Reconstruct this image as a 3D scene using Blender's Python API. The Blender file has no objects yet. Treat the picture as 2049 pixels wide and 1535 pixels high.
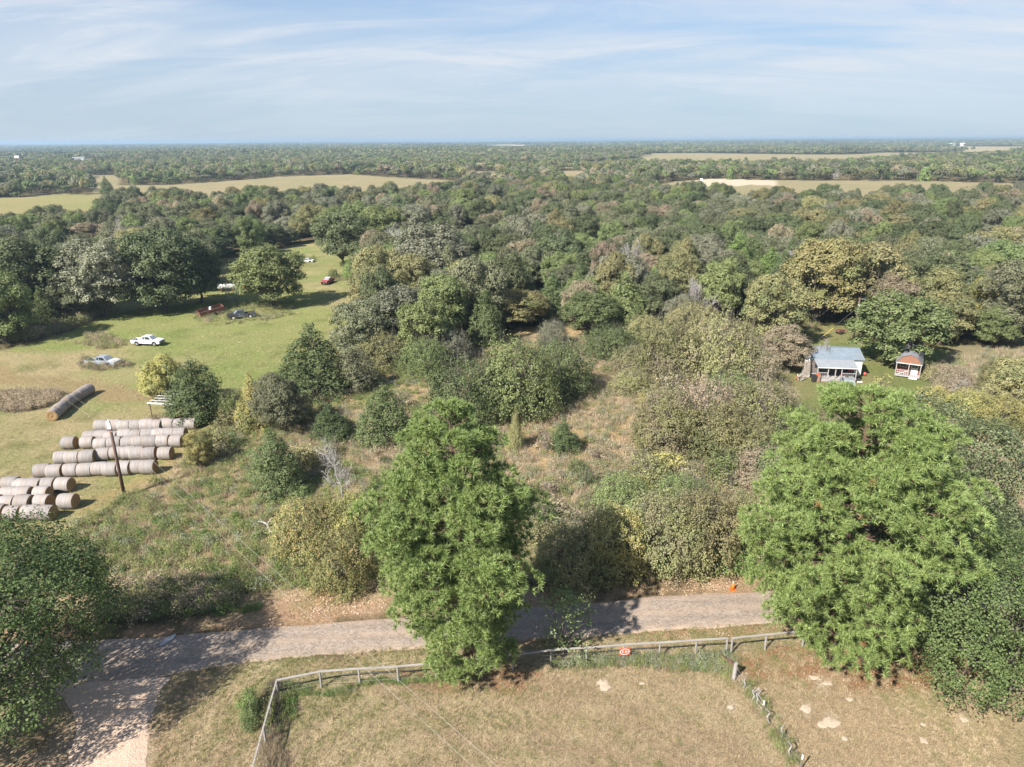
import bpy, math, random
import numpy as np
from mathutils import Vector, Matrix, Euler
R = math.radians
SC = bpy.context.scene
COL = SC.collection
# ------------------------------------------------------------------ camera
CAM_H, FPX, W0, H0 = 33.0, 1400.0, 2049.0, 1535.0
PITCH = math.atan((767.5 - 281.0) / FPX)
ROLL = R(0.30)
cd = bpy.data.cameras.new('camera'); cam = bpy.data.objects.new('camera', cd); COL.objects.link(cam)
cd.sensor_width = 36.0; cd.lens = 36.0 * FPX / W0; cd.clip_start = 0.5; cd.clip_end = 40000
MROT = (Matrix.Rotation(math.pi/2 - PITCH, 3, 'X') @ Matrix.Rotation(-ROLL, 3, 'Z'))
cam.matrix_world = Matrix.Translation((0, 0, CAM_H)) @ MROT.to_4x4()
SC.camera = cam
MNP = np.array(MROT)
def at(px, py, z=0.0):
    """world point at height z that the photograph shows at pixel (px,py)"""
    d = MROT @ Vector(((px - W0/2)/FPX, -(py - H0/2)/FPX, -1.0))
    t = (z - CAM_H) / d.z
    return Vector((d.x*t, d.y*t, z))
def proj(x, y, z=0.0):
    c = MNP.T @ np.array([x, y, z - CAM_H])
    return W0/2 - FPX*c[0]/c[2], H0/2 + FPX*c[1]/c[2], -c[2]
# ------------------------------------------------------------------ light
SUN_EL = R(40.5); SUN_AZ = (-0.69, -0.724)
sd = bpy.data.lights.new('sun', 'SUN'); sun = bpy.data.objects.new('sun', sd); COL.objects.link(sun)
sd.energy = 5.0; sd.angle = R(0.55); sd.color = (1.0, 0.955, 0.89)
v = Vector((-SUN_AZ[0]*math.cos(SUN_EL), -SUN_AZ[1]*math.cos(SUN_EL), -math.sin(SUN_EL)))
sun.rotation_euler = v.to_track_quat('-Z', 'Y').to_euler()
world = bpy.data.worlds.new('World'); SC.world = world; world.use_nodes = True
wn, wl = world.node_tree.nodes, world.node_tree.links
wn.clear()
wout = wn.new('ShaderNodeOutputWorld'); bg = wn.new('ShaderNodeBackground')
sky = wn.new('ShaderNodeTexSky'); sky.sky_type = 'NISHITA'; sky.sun_disc = False
sky.sun_elevation = SUN_EL; sky.sun_rotation = R(224); sky.air_density = 1.0; sky.dust_density = 0.4; sky.ozone_density = 2.0
SKY_STRENGTH = 0.115
bg.inputs['Strength'].default_value = SKY_STRENGTH
def wnode(t, **k):
    n = wn.new(t)
    for a, b in k.items(): setattr(n, a, b)
    return n
tc = wnode('ShaderNodeTexCoord'); sep = wnode('ShaderNodeSeparateXYZ'); wl.new(tc.outputs['Generated'], sep.inputs[0])
def wmath(op, a, b=None, clamp=False):
    n = wnode('ShaderNodeMath', operation=op, use_clamp=clamp)
    for i, q in enumerate((a, b)):
        if q is None: continue
        if isinstance(q, (int, float)): n.inputs[i].default_value = q
        else: wl.new(q, n.inputs[i])
    return n.outputs[0]
zc = wmath('MAXIMUM', sep.outputs[2], 0.0)
den = wmath('ADD', zc, 0.16)
cx = wmath('DIVIDE', sep.outputs[0], den); cy = wmath('DIVIDE', sep.outputs[1], den)
comb = wnode('ShaderNodeCombineXYZ'); wl.new(cx, comb.inputs[0]); wl.new(cy, comb.inputs[1])
def wnoise(scale, detail, rough, sxy, rot, dist=0.0, loc=(0, 0, 0)):
    m = wnode('ShaderNodeMapping'); m.inputs['Scale'].default_value = (sxy[0], sxy[1], 1); m.inputs['Rotation'].default_value = (0, 0, rot)
    m.inputs['Location'].default_value = loc
    wl.new(comb.outputs[0], m.inputs['Vector'])
    n = wnode('ShaderNodeTexNoise'); n.inputs['Scale'].default_value = scale; n.inputs['Detail'].default_value = detail
    n.inputs['Roughness'].default_value = rough; n.inputs['Distortion'].default_value = dist
    wl.new(m.outputs[0], n.inputs['Vector']); return n.outputs['Fac']
def wramp(v, a, b, lo=0.0, hi=1.0):
    n = wnode('ShaderNodeMapRange', interpolation_type='SMOOTHSTEP'); wl.new(v, n.inputs['Value'])
    n.inputs['From Min'].default_value = a; n.inputs['From Max'].default_value = b
    n.inputs['To Min'].default_value = lo; n.inputs['To Max'].default_value = hi
    return n.outputs[0]
veil = wramp(wnoise(0.50, 5.0, 0.58, (0.7, 1.1), 0.45, 0.9, (3.1, 1.7, 0)), 0.38, 0.60)
streak = wramp(wnoise(1.1, 9.0, 0.64, (0.5, 1.35), 0.55, 0.9, (0.4, 5.2, 0)), 0.44, 0.58)
fine = wramp(wnoise(4.0, 9.0, 0.70, (0.6, 1.4), 0.35, 0.9, (7.4, 2.2, 0)), 0.45, 0.80)
cl = wmath('ADD', wmath('MULTIPLY', veil, 0.62), wmath('MULTIPLY', streak, 0.38))
cl = wmath('ADD', cl, wmath('MULTIPLY', wmath('MULTIPLY', fine, streak), 0.30), True)
fade = wramp(sep.outputs[2], 0.015, 0.10, 0.25, 0.92)
cl = wmath('MULTIPLY', cl, fade, True)
tint = wnode('ShaderNodeMix', data_type='RGBA', blend_type='MULTIPLY'); tint.inputs['Factor'].default_value = 1.0
wl.new(sky.outputs[0], tint.inputs['A']); tint.inputs['B'].default_value = (.24, .42, .58, 1)
hz = wnode('ShaderNodeMix', data_type='RGBA')        # pale lower sky
wl.new(wramp(sep.outputs[2], 0.0, 0.42, 0.85, 0.0), hz.inputs['Factor'])
wl.new(tint.outputs['Result'], hz.inputs['A']); hz.inputs['B'].default_value = (2.12, 2.44, 2.86, 1)
cm = wnode('ShaderNodeMix', data_type='RGBA'); wl.new(cl, cm.inputs['Factor'])
wl.new(hz.outputs['Result'], cm.inputs['A']); cm.inputs['B'].default_value = (2.85, 3.05, 3.35, 1)
wl.new(cm.outputs['Result'], bg.inputs['Color']); wl.new(bg.outputs[0], wout.inputs['Surface'])
SC.view_settings.view_transform = 'Standard'; SC.view_settings.look = 'None'
SC.view_settings.gamma = 1.0; SC.view_settings.use_curve_mapping = False
SC.view_settings.exposure = 1.21
SC.cycles.use_denoising = True
SC.cycles.max_bounces = 6; SC.cycles.diffuse_bounces = 3; SC.cycles.glossy_bounces = 2
SC.cycles.transmission_bounces = 3; SC.cycles.volume_bounces = 1; SC.cycles.transparent_max_bounces = 4
SC.cycles.caustics_reflective = False; SC.cycles.caustics_refractive = False
SC.cycles.sample_clamp_indirect = 4.0

# ------------------------------------------------------------------ helpers
RS = np.random.RandomState
def vnoise(x, y, scale, seed=0):
    x = np.asarray(x, float)/scale; y = np.asarray(y, float)/scale
    xi = np.floor(x).astype(np.int64); yi = np.floor(y).astype(np.int64)
    fx = x - xi; fy = y - yi; fx = fx*fx*(3-2*fx); fy = fy*fy*(3-2*fy)
    def h(a, b):
        n = (a*374761393 + b*668265263 + seed*1274126177) & 0x7fffffff
        n = ((n ^ (n >> 13)) * 1274126177) & 0x7fffffff
        n = n ^ (n >> 16)
        return (n & 0xffff)/65535.0
    return (h(xi, yi)*(1-fx)+h(xi+1, yi)*fx)*(1-fy) + (h(xi, yi+1)*(1-fx)+h(xi+1, yi+1)*fx)*fy
def fbm(x, y, scale, seed=0, octv=3):
    s = 0; a = 0.5; t = 0
    for k in range(octv):
        s = s + a*vnoise(x, y, scale/(2**k), seed+k*17); t += a; a *= 0.55
    return s/t
def in_poly(x, y, poly):
    x = np.asarray(x); y = np.asarray(y); r = np.zeros(x.shape, bool)
    n = len(poly)
    for i in range(n):
        x1, y1 = poly[i][0], poly[i][1]; x2, y2 = poly[(i+1) % n][0], poly[(i+1) % n][1]
        if y1 == y2: continue
        c = ((y1 > y) != (y2 > y)) & (x < (x2-x1)*(y-y1)/(y2-y1)+x1)
        r ^= c
    return r
def wpoly(pts): return [tuple(at(a, b)[:2]) for a, b in pts]

def np_mesh(name, parts, smooth=()):
    """parts: list of (verts n*3, faces m*k, material index)"""
    me = bpy.data.meshes.new(name)
    V = np.concatenate([np.asarray(p[0], float).reshape(-1, 3) for p in parts])
    off = 0; li = []; tot = []; mi = []; sm = []
    for k, p in enumerate(parts):
        F = np.asarray(p[1], int); v = np.asarray(p[0]).reshape(-1, 3)
        li.append((F+off).ravel()); tot.append(np.full(len(F), F.shape[1])); mi.append(np.full(len(F), p[2]))
        sm.append(np.full(len(F), k in smooth)); off += len(v)
    li = np.concatenate(li); tot = np.concatenate(tot); mi = np.concatenate(mi); sm = np.concatenate(sm)
    me.vertices.add(len(V)); me.vertices.foreach_set('co', V.ravel().astype(np.float32))
    me.loops.add(len(li)); me.loops.foreach_set('vertex_index', li.astype(np.int32))
    me.polygons.add(len(tot)); st = np.concatenate([[0], np.cumsum(tot)[:-1]])
    me.polygons.foreach_set('loop_start', st.astype(np.int32)); me.polygons.foreach_set('loop_total', tot.astype(np.int32))
    me.polygons.foreach_set('material_index', mi.astype(np.int32)); me.polygons.foreach_set('use_smooth', sm)
    me.update(calc_edges=True)
    return me
def segs_mesh(segs, sides=4):
    """segs: (p0,p1,r0,r1) -> open prisms"""
    S = np.array([list(a)+list(b)+[c, d] for a, b, c, d in segs], float)
    p0, p1, r0, r1 = S[:, :3], S[:, 3:6], S[:, 6], S[:, 7]
    d = p1-p0; d /= np.linalg.norm(d, axis=1, keepdims=True)+1e-9
    ref = np.where(np.abs(d[:, 2:3]) > 0.9, np.array([[1., 0, 0]]), np.array([[0, 0, 1.]]))
    t = np.cross(d, ref); t /= np.linalg.norm(t, axis=1, keepdims=True); b = np.cross(d, t)
    V = []
    for k in range(sides):
        a = 2*math.pi*k/sides; o = t*math.cos(a)+b*math.sin(a)
        V.append(p0+o*r0[:, None]); V.append(p1+o*r1[:, None])
    V = np.stack(V, 1).reshape(-1, 3); n = len(S); F = []
    for k in range(sides):
        j = (k+1) % sides
        F.append([2*k, 2*j, 2*j+1, 2*k+1])
    F = (np.array(F)[None]+(np.arange(n)*2*sides)[:, None, None]).reshape(-1, 4)
    return V, F
def unit(a): return a/(np.linalg.norm(a, axis=-1, keepdims=True)+1e-9)
def rdir(rng, n): return unit(rng.normal(size=(n, 3)))
def leaf_quads(rng, P, N, size, aspect=0.62):
    n = len(P); s = size*(0.7+0.6*rng.rand(n))[:, None]
    t = unit(np.cross(N, rdir(rng, n))); b = np.cross(N, t)
    V = np.stack([P-t*s*.5, P-b*s*.5*aspect+t*s*.06, P+t*s*.5, P+b*s*.5*aspect+t*s*.06], 1).reshape(-1, 3)
    F = np.arange(4*n).reshape(n, 4)
    return V, F

class MB:
    """small mesh collector"""
    def __init__(s): s.v = []; s.f = []; s.m = []
    def add(s, vs, fs, m=0):
        o = len(s.v); s.v += [tuple(q) for q in vs]; s.f += [tuple(i+o for i in f) for f in fs]; s.m += [m]*len(fs); return s
    def box(s, x0, x1, y0, y1, z0, z1, m=0):
        vs = [(x, y, z) for z in (z0, z1) for y in (y0, y1) for x in (x0, x1)]
        return s.add(vs, [(0, 2, 3, 1), (4, 5, 7, 6), (0, 1, 5, 4), (2, 6, 7, 3), (0, 4, 6, 2), (1, 3, 7, 5)], m)
    def beam(s, a, b, w, h=None, m=0, up=(0, 0, 1)):
        h = h or w; a = Vector(a); b = Vector(b); d = (b-a).normalized(); u = Vector(up)
        if abs(d.dot(u)) > .95: u = Vector((0, 1, 0))
        x = d.cross(u).normalized()*w/2; y = x.cross(d).normalized()*h/2
        vs = [p+q for p in (a, b) for q in (-x-y, x-y, x+y, -x+y)]
        return s.add(vs, [(3, 2, 1, 0), (4, 5, 6, 7), (0, 1, 5, 4), (1, 2, 6, 5), (2, 3, 7, 6), (3, 0, 4, 7)], m)
    def tube(s, pts, rad, n=8, m=0, cap=True):
        pts = [Vector(p) for p in pts]; rad = rad if isinstance(rad, (list, tuple)) else [rad]*len(pts); vs = []
        for i, p in enumerate(pts):
            d = (pts[min(i+1, len(pts)-1)]-pts[max(i-1, 0)]).normalized(); u = Vector((0, 0, 1)) if abs(d.z) < .9 else Vector((1, 0, 0))
            x = d.cross(u).normalized(); y = d.cross(x)
            vs += [p+(x*math.cos(2*math.pi*k/n)+y*math.sin(2*math.pi*k/n))*rad[i] for k in range(n)]
        fs = [(i*n+k, i*n+(k+1) % n, (i+1)*n+(k+1) % n, (i+1)*n+k) for i in range(len(pts)-1) for k in range(n)]
        if cap: fs += [tuple(range(n))[::-1], tuple((len(pts)-1)*n+k for k in range(n))]
        return s.add(vs, fs, m)
    def prism(s, poly, axis, a, b, m=0):
        """poly in the two other axes, extruded along axis from a to b"""
        def P(q, t): return {'x': (t, q[0], q[1]), 'y': (q[0], t, q[1]), 'z': (q[0], q[1], t)}[axis]
        n = len(poly); vs = [P(q, a) for q in poly]+[P(q, b) for q in poly]
        return s.add(vs, [tuple(range(n)), tuple(range(n, 2*n))[::-1]]+[(i, i+n, (i+1) % n+n, (i+1) % n) for i in range(n)], m)
    def mesh(s, name, mats, smooth=False):
        me = bpy.data.meshes.new(name); me.from_pydata(s.v, [], s.f)
        for q in mats if isinstance(mats, (list, tuple)) else [mats]: me.materials.append(q)
        me.polygons.foreach_set('material_index', s.m)
        if smooth: me.polygons.foreach_set('use_smooth', [True]*len(s.f))
        import bmesh
        bm = bmesh.new(); bm.from_mesh(me); bmesh.ops.recalc_face_normals(bm, faces=bm.faces); bm.to_mesh(me); bm.free()
        return me
    def build(s, name, mats, parent=None, smooth=False, bevel=0, label=None):
        o = bpy.data.objects.new(name, s.mesh(name, mats, smooth)); COL.objects.link(o); o.parent = parent
        if bevel:
            b = o.modifiers.new('bevel', 'BEVEL'); b.width = bevel; b.segments = 2; b.limit_method = 'ANGLE'
        if label: o['label'] = label
        return o
def tag(o, label=None, cat=None, group=None, kind=None):
    for k, q in (('label', label), ('category', cat), ('group', group), ('kind', kind)):
        if q: o[k] = q
    return o
def empty(name, loc, rz=0, label=None, cat=None, group=None, scale=None):
    o = bpy.data.objects.new(name, None); COL.objects.link(o); o.location = loc; o.rotation_euler = (0, 0, rz)
    o.empty_display_size = 0.5
    if scale: o.scale = scale
    return tag(o, label, cat, group)
def link(name, me, parent=None, loc=None, rot=None, scale=None, mat=None):
    o = bpy.data.objects.new(name, me); COL.objects.link(o); o.parent = parent
    if loc is not None: o.location = loc
    if rot is not None: o.rotation_euler = rot if isinstance(rot, (tuple, list, Euler)) else (0, 0, rot)
    if scale is not None: o.scale = scale
    if mat is not None:
        o.material_slots[0].link = 'OBJECT'; o.material_slots[0].material = mat
    return o

# ------------------------------------------------------------------ materials
def newmat(name):
    m = bpy.data.materials.new(name); m.use_nodes = True; n = m.node_tree.nodes; n.clear()
    return m, n, m.node_tree.links
def N(n, t, **k):
    q = n.new(t)
    for a, b in k.items():
        if a in q.inputs: q.inputs[a].default_value = b
        else: setattr(q, a, b)
    return q
def noise(n, l, vec, scale, detail=4, rough=.6):
    q = N(n, 'ShaderNodeTexNoise'); q.inputs['Scale'].default_value = scale; q.inputs['Detail'].default_value = detail; q.inputs['Roughness'].default_value = rough
    if vec is not None: l.new(vec, q.inputs['Vector'])
    return q.outputs['Fac']
def mrange(n, l, v, a, b, lo=0., hi=1.):
    q = N(n, 'ShaderNodeMapRange'); l.new(v, q.inputs['Value'])
    for k, z in (('From Min', a), ('From Max', b), ('To Min', lo), ('To Max', hi)): q.inputs[k].default_value = z
    return q.outputs[0]
def mixc(n, l, f, a, b, mode='MIX'):
    q = N(n, 'ShaderNodeMix', data_type='RGBA', blend_type=mode)
    for k, z in (('Factor', f), ('A', a), ('B', b)):
        if isinstance(z, (int, float)): q.inputs[k].default_value = z
        elif isinstance(z, (tuple, list)): q.inputs[k].default_value = (*z[:3], 1)
        else: l.new(z, q.inputs[k])
    return q.outputs['Result']
def surf(name, c1, c2=None, scale=6., rough=.8, metal=0., spec=.3, bump=0., bscale=None, detail=5, dist=.02, stretch=None, c3=None):
    """plain weathered surface: two colours mixed by noise"""
    c1 = tuple(x*.82 for x in c1); c2 = c2 and tuple(x*.82 for x in c2); c3 = c3 and tuple(x*.82 for x in c3)
    m, n, l = newmat(name); out = N(n, 'ShaderNodeOutputMaterial'); b = N(n, 'ShaderNodeBsdfPrincipled')
    tcn = N(n, 'ShaderNodeTexCoord'); vec = tcn.outputs['Object']
    if stretch:
        mp = N(n, 'ShaderNodeMapping'); mp.inputs['Scale'].default_value = stretch; l.new(vec, mp.inputs['Vector']); vec = mp.outputs[0]
    f = mrange(n, l, noise(n, l, vec, scale, detail), .35, .65)
    c = mixc(n, l, f, c1, c2 or tuple(x*.8 for x in c1))
    if c3: c = mixc(n, l, mrange(n, l, noise(n, l, vec, scale*.4, detail, .7), .52, .66), c, c3)
    l.new(c, b.inputs['Base Color']); b.inputs['Roughness'].default_value = rough; b.inputs['Metallic'].default_value = metal
    b.inputs['Specular IOR Level'].default_value = spec
    if bump:
        bn = N(n, 'ShaderNodeBump', Strength=bump, Distance=dist); l.new(noise(n, l, vec, bscale or scale*4, 5), bn.inputs['Height']); l.new(bn.outputs[0], b.inputs['Normal'])
    l.new(b.outputs[0], out.inputs['Surface']); return m
def leafmat(name, cols, trans=.22, spec=.12, rough=.6, patch=None, pscale=.25):
    """cols: leaf colours spread over the leaves at random; patch: colour of whole branches that have turned"""
    m, n, l = newmat(name); out = N(n, 'ShaderNodeOutputMaterial'); b = N(n, 'ShaderNodeBsdfPrincipled')
    g = N(n, 'ShaderNodeNewGeometry'); oi = N(n, 'ShaderNodeObjectInfo')
    if name.startswith('leaves_'): cols = [tuple(v*1.15 for v in c_) for c_ in cols]
    rp = N(n, 'ShaderNodeValToRGB'); el = rp.color_ramp.elements
    el[0].position = 0; el[0].color = (*cols[0], 1); el[1].position = 1; el[1].color = (*cols[-1], 1)
    for i, c in enumerate(cols[1:-1]):
        e = el.new((i+1)/(len(cols)-1)); e.color = (*c, 1)
    l.new(g.outputs['Random Per Island'], rp.inputs[0]); c = rp.outputs[0]
    tcn = N(n, 'ShaderNodeTexCoord')
    if patch:
        f = mrange(n, l, noise(n, l, tcn.outputs['Object'], pscale, 2), .48, .62, 0, .85)
        c = mixc(n, l, f, c, patch)
    hs = N(n, 'ShaderNodeHueSaturation'); l.new(c, hs.inputs['Color'])
    l.new(mrange(n, l, oi.outputs['Random'], 0, 1, .485, .515), hs.inputs['Hue'])
    q = N(n, 'ShaderNodeMath', operation='FRACT'); q2 = N(n, 'ShaderNodeMath', operation='MULTIPLY'); q2.inputs[1].default_value = 7.31
    l.new(oi.outputs['Random'], q2.inputs[0]); l.new(q2.outputs[0], q.inputs[0])
    l.new(mrange(n, l, q.outputs[0], 0, 1, .8, 1.22), hs.inputs['Value'])
    c = hs.outputs[0]; l.new(c, b.inputs['Base Color']); b.inputs['Roughness'].default_value = rough; b.inputs['Specular IOR Level'].default_value = spec
    tr = N(n, 'ShaderNodeBsdfTranslucent'); l.new(mixc(n, l, 1.0, c, (1.05, 1.1, .75), 'MULTIPLY'), tr.inputs['Color'])
    mx = N(n, 'ShaderNodeMixShader'); mx.inputs[0].default_value = trans
    l.new(b.outputs[0], mx.inputs[1]); l.new(tr.outputs[0], mx.inputs[2]); l.new(mx.outputs[0], out.inputs['Surface'])
    return m
LM = {
 'deep': leafmat('leaves_deep', [(.038, .060, .020), (.075, .110, .038), (.130, .170, .066)]),
 'oak': leafmat('leaves_oak', [(0.080, 0.090, 0.047), (0.141, 0.148, 0.084), (0.213, 0.213, 0.130)]),
 'dark': leafmat('leaves_dark', [(0.052, 0.067, 0.032), (0.098, 0.117, 0.056), (0.159, 0.171, 0.091)]),
 'green': leafmat('leaves_green', [(0.088, 0.116, 0.045), (0.150, 0.182, 0.072), (0.222, 0.249, 0.107)]),
 'bright': leafmat('leaves_bright', [(0.102, 0.150, 0.046), (0.171, 0.236, 0.073), (0.237, 0.293, 0.108)]),
 'cedar': leafmat('leaves_cedar', [(0.053, 0.074, 0.031), (0.099, 0.126, 0.052), (0.160, 0.183, 0.081)]),
 'olive': leafmat('leaves_olive', [(0.140, 0.138, 0.063), (0.222, 0.206, 0.098), (0.291, 0.253, 0.129)], patch=(0.170, 0.183, 0.084)),
 'yellow': leafmat('leaves_yellow', [(0.212, 0.214, 0.076), (0.310, 0.292, 0.103), (0.395, 0.340, 0.135)], patch=(0.171, 0.193, 0.080)),
 'tan': leafmat('leaves_tan', [(0.176, 0.150, 0.098), (0.263, 0.218, 0.145), (0.344, 0.277, 0.198)], patch=(0.190, 0.185, 0.101)),
 'rust': leafmat('leaves_rust', [(.165, .150, .070), (.235, .200, .090), (.180, .185, .075)], patch=(.150, .170, .068)),
 'grey': leafmat('leaves_grey', [(0.108, 0.113, 0.072), (0.174, 0.175, 0.117), (0.246, 0.237, 0.170)]),
 'hedge': leafmat('leaves_hedge', [(0.119, 0.132, 0.057), (0.202, 0.204, 0.089), (0.293, 0.268, 0.131), (0.138, 0.167, 0.067)], patch=(0.236, 0.197, 0.129), pscale=.45),
 'mixed': leafmat('leaves_mixed', [(0.115, 0.141, 0.054), (0.197, 0.209, 0.081), (0.297, 0.258, 0.107), (0.372, 0.233, 0.118)], patch=(0.212, 0.205, 0.090), pscale=.5),
}
FARLEAF = leafmat('leaves_far', [(0.085, 0.092, 0.049), (0.146, 0.148, 0.084), (0.217, 0.206, 0.125)])
M_bark = surf('bark', (.19, .16, .13), (.10, .08, .065), 5, .9, bump=.4)
M_barkpale = surf('bark_pale', (.46, .42, .38), (.28, .25, .22), 5, .9)
M_twigdark = surf('dark_twigs', (.12, .10, .085), (.08, .065, .055), 5, .9)
M_twig = surf('twigs', (.26, .22, .19), (.17, .145, .125), 5, .9)
M_barkpine = surf('bark_pine', (.17, .10, .07), (.10, .065, .05), 5, .9, bump=.5)
M_dead = surf('dead_wood', (.50, .46, .43), (.33, .30, .28), 4, .9)
def needlemat():
    m, n, l = newmat('pine_needles'); out = N(n, 'ShaderNodeOutputMaterial'); b = N(n, 'ShaderNodeBsdfPrincipled')
    g = N(n, 'ShaderNodeNewGeometry'); tcn = N(n, 'ShaderNodeTexCoord')
    rp = N(n, 'ShaderNodeValToRGB'); el = rp.color_ramp.elements
    el[0].color = (.115, .165, .048, 1); el[1].color = (.35, .425, .15, 1); e = el.new(.5); e.color = (.215, .29, .084, 1)
    l.new(g.outputs['Random Per Island'], rp.inputs[0])
    c = mixc(n, l, mrange(n, l, noise(n, l, tcn.outputs['Object'], .8, 3), .58, .74, 0, .55), rp.outputs[0], (.24, .23, .085))
    l.new(c, b.inputs['Base Color']); b.inputs['Roughness'].default_value = .5; b.inputs['Specular IOR Level'].default_value = .35
    tr = N(n, 'ShaderNodeBsdfTranslucent'); l.new(c, tr.inputs['Color']); mx = N(n, 'ShaderNodeMixShader'); mx.inputs[0].default_value = .25
    l.new(b.outputs[0], mx.inputs[1]); l.new(tr.outputs[0], mx.inputs[2]); l.new(mx.outputs[0], out.inputs['Surface'])
    return m
M_needle = needlemat()
M_needledead = surf('pine_needles_dead', (.42, .20, .09), (.30, .15, .08), 3, .8)
# ------------------------------------------------------------------ the lie of the land (world polygons)
PASTURE = wpoly([(-500, 730), (-10, 706), (70, 682), (200, 634), (150, 600), (190, 560), (140, 545), (150, 515), (220, 520), (240, 560), (300, 590), (400, 588), (400, 565), (430, 520), (545, 505), (560, 492), (640, 486),
    (735, 478), (770, 488), (900, 478), (912, 466), (962, 462), (990, 480), (1012, 500), (1000, 520), (960, 520), (900, 515), (800, 520), (740, 545), (745, 575), (745, 640), (722, 705), (600, 760), (500, 800), (440, 838), (398, 880), (388, 905), (330, 955), (262, 985), (150, 1055), (90, 1110), (-400, 1200)])
CABINLAWN = wpoly([(1590, 720), (1612, 690), (1618, 648), (1700, 644), (1730, 690), (1800, 700), (1860, 690), (2120, 672), (2300, 700), (2300, 775), (2049, 768), (1900, 790), (1800, 800), (1720, 830), (1590, 850), (1548, 800)])
DRYLAWN = wpoly([(1880, 694), (2150, 664), (2300, 700), (2300, 780), (2049, 770), (1930, 776), (1900, 740)])
BRUSH = wpoly([(690, 700), (760, 735), (880, 728), (985, 690), (1060, 662), (1240, 656), (1300, 668), (1420, 672), (1600, 668), (1616, 700), (1590, 720), (1548, 800), (1590, 850), (1720, 830), (1800, 800), (1900, 790), (2049, 768), (2300, 775), (2300, 1180),
    (2049, 1165), (1500, 1150), (1200, 1170), (1000, 1190), (700, 1215), (540, 1205), (470, 1215), (200, 1235), (-100, 1260), (-400, 1260), (-400, 1200), (90, 1110), (150, 1055), (262, 985), (330, 955), (388, 905), (398, 880), (440, 838), (500, 800), (580, 760), (660, 705)])
FORE = wpoly([(-600, 1330), (100, 1318), (321, 1352), (445, 1328), (700, 1302), (1100, 1276), (1350, 1258), (1506, 1248), (2049, 1215), (2700, 1180), (3200, 1535), (3500, 2600), (-2500, 2600), (-900, 1535)])
SHOULDER = wpoly([(-200, 1268), (205, 1268), (470, 1238), (520, 1208), (600, 1176), (760, 1192), (1080, 1168), (1240, 1128), (1500, 1142), (1700, 1130), (2300, 1110), (2300, 1190), (1500, 1190), (1100, 1215), (700, 1250), (205, 1285), (-200, 1300)])
SHOULDER2 = wpoly([(1040, 1272), (1200, 1266), (1506, 1246), (1700, 1236), (1700, 1262), (1500, 1262), (1400, 1268), (1250, 1276), (1120, 1284), (1040, 1300)])
NEEDLEBED = wpoly([(1470, 1310), (1560, 1290), (1700, 1280), (1850, 1270), (1900, 1290), (1960, 1340), (1880, 1365), (1800, 1380), (1690, 1385), (1600, 1362), (1520, 1352), (1475, 1335)])
NEEDLEBED2 = wpoly([(800, 1345), (1000, 1330), (1100, 1338), (1085, 1360), (1000, 1375), (860, 1372), (790, 1365)])
DRIVEDIRT = wpoly([(120, 1355), (345, 1352), (330, 1390), (300, 1450), (300, 1535), (330, 1700), (-60, 1700), (40, 1535), (120, 1470), (60, 1440), (-60, 1440), (-200, 1400), (60, 1350)])
DRYPATCH = [wpoly(p) for p in ([(640, 815), (700, 770), (770, 735), (870, 742), (860, 800), (800, 790), (740, 800), (700, 850), (640, 840)],
    [(1150, 720), (1185, 700), (1230, 688), (1285, 690), (1280, 740), (1220, 760), (1170, 760)],
    [(975, 690), (1050, 650), (1220, 648), (1200, 668), (1080, 680)], [(980, 880), (1040, 830), (1250, 760), (1280, 840), (1260, 940), (1100, 940)])]
FIELDS = [ (wpoly(p), c) for p, c in (
    ([(178, 351), (236, 350), (242, 371), (340, 371), (490, 361), (560, 355), (700, 351), (800, 359), (945, 366), (940, 388), (900, 400), (700, 414), (600, 416), (350, 420), (205, 412), (176, 372)], 'tan'),
    ([(-80, 397), (30, 395), (130, 388), (208, 392), (228, 440), (195, 468), (60, 472), (-80, 466)], 'green'),
    ([(1300, 374), (1349, 366), (1424, 362), (1550, 365), (1800, 366), (2060, 372), (2200, 384), (2120, 412), (1760, 418), (1560, 418), (1400, 412), (1310, 400)], 'tan'),
    ([(1270, 308), (1420, 307), (1700, 310), (1760, 305), (2020, 302.5), (2080, 312), (1820, 324), (1700, 338), (1450, 342), (1290, 338)], 'tan'),
    ([(925, 346), (985, 345), (1005, 350), (990, 372), (930, 372)], 'tan'), ([(1112, 345), (1172, 344), (1180, 352), (1165, 380), (1120, 376)], 'tan'),
    ([(0, 320), (60, 319), (70, 331), (0, 332)], 'tan'), ([(140, 319), (185, 318.5), (250, 322), (250, 331), (150, 334)], 'tan'), ([(1110, 338), (1270, 321), (1290, 322), (1280, 334), (1190, 344)], 'tan') )]
BARE = [wpoly(p) for p in ([(1418, 361), (1547, 364.5), (1552, 374), (1500, 372), (1440, 378), (1330, 384), (1330, 374)], [(1600, 1412), (1628, 1410), (1634, 1426), (1612, 1430)])]
def far_clear(x, y):
    """openings among the far woods"""
    return (fbm(x, y*0.35, 700, 71, 2) > 0.635) & (y > 900)
def landz(x, y):
    x = np.asarray(x, float); y = np.asarray(y, float); d = np.hypot(x, y)
    k = np.clip((d-260)/500, 0, 1); k = k*k*(3-2*k)
    f = np.clip((d-2500)/6000, 0, 1)
    return k*(fbm(x, y, 700, 5, 2)-.5)*6 + f*(fbm(x, y, 2600, 9, 2)-.42)*22 + f*np.clip(x/8000, -.5, 1)*10
def field_at(x, y):
    r = np.zeros(np.shape(x), int)
    for p, c in FIELDS: r[in_poly(x, y, p)] = 1 if c == 'tan' else 2
    return r
def warp(x, y, a, s, seed): return x+(vnoise(x, y, s, seed)-.5)*2*a, y+(vnoise(x, y, s, seed+5)-.5)*2*a
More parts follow.
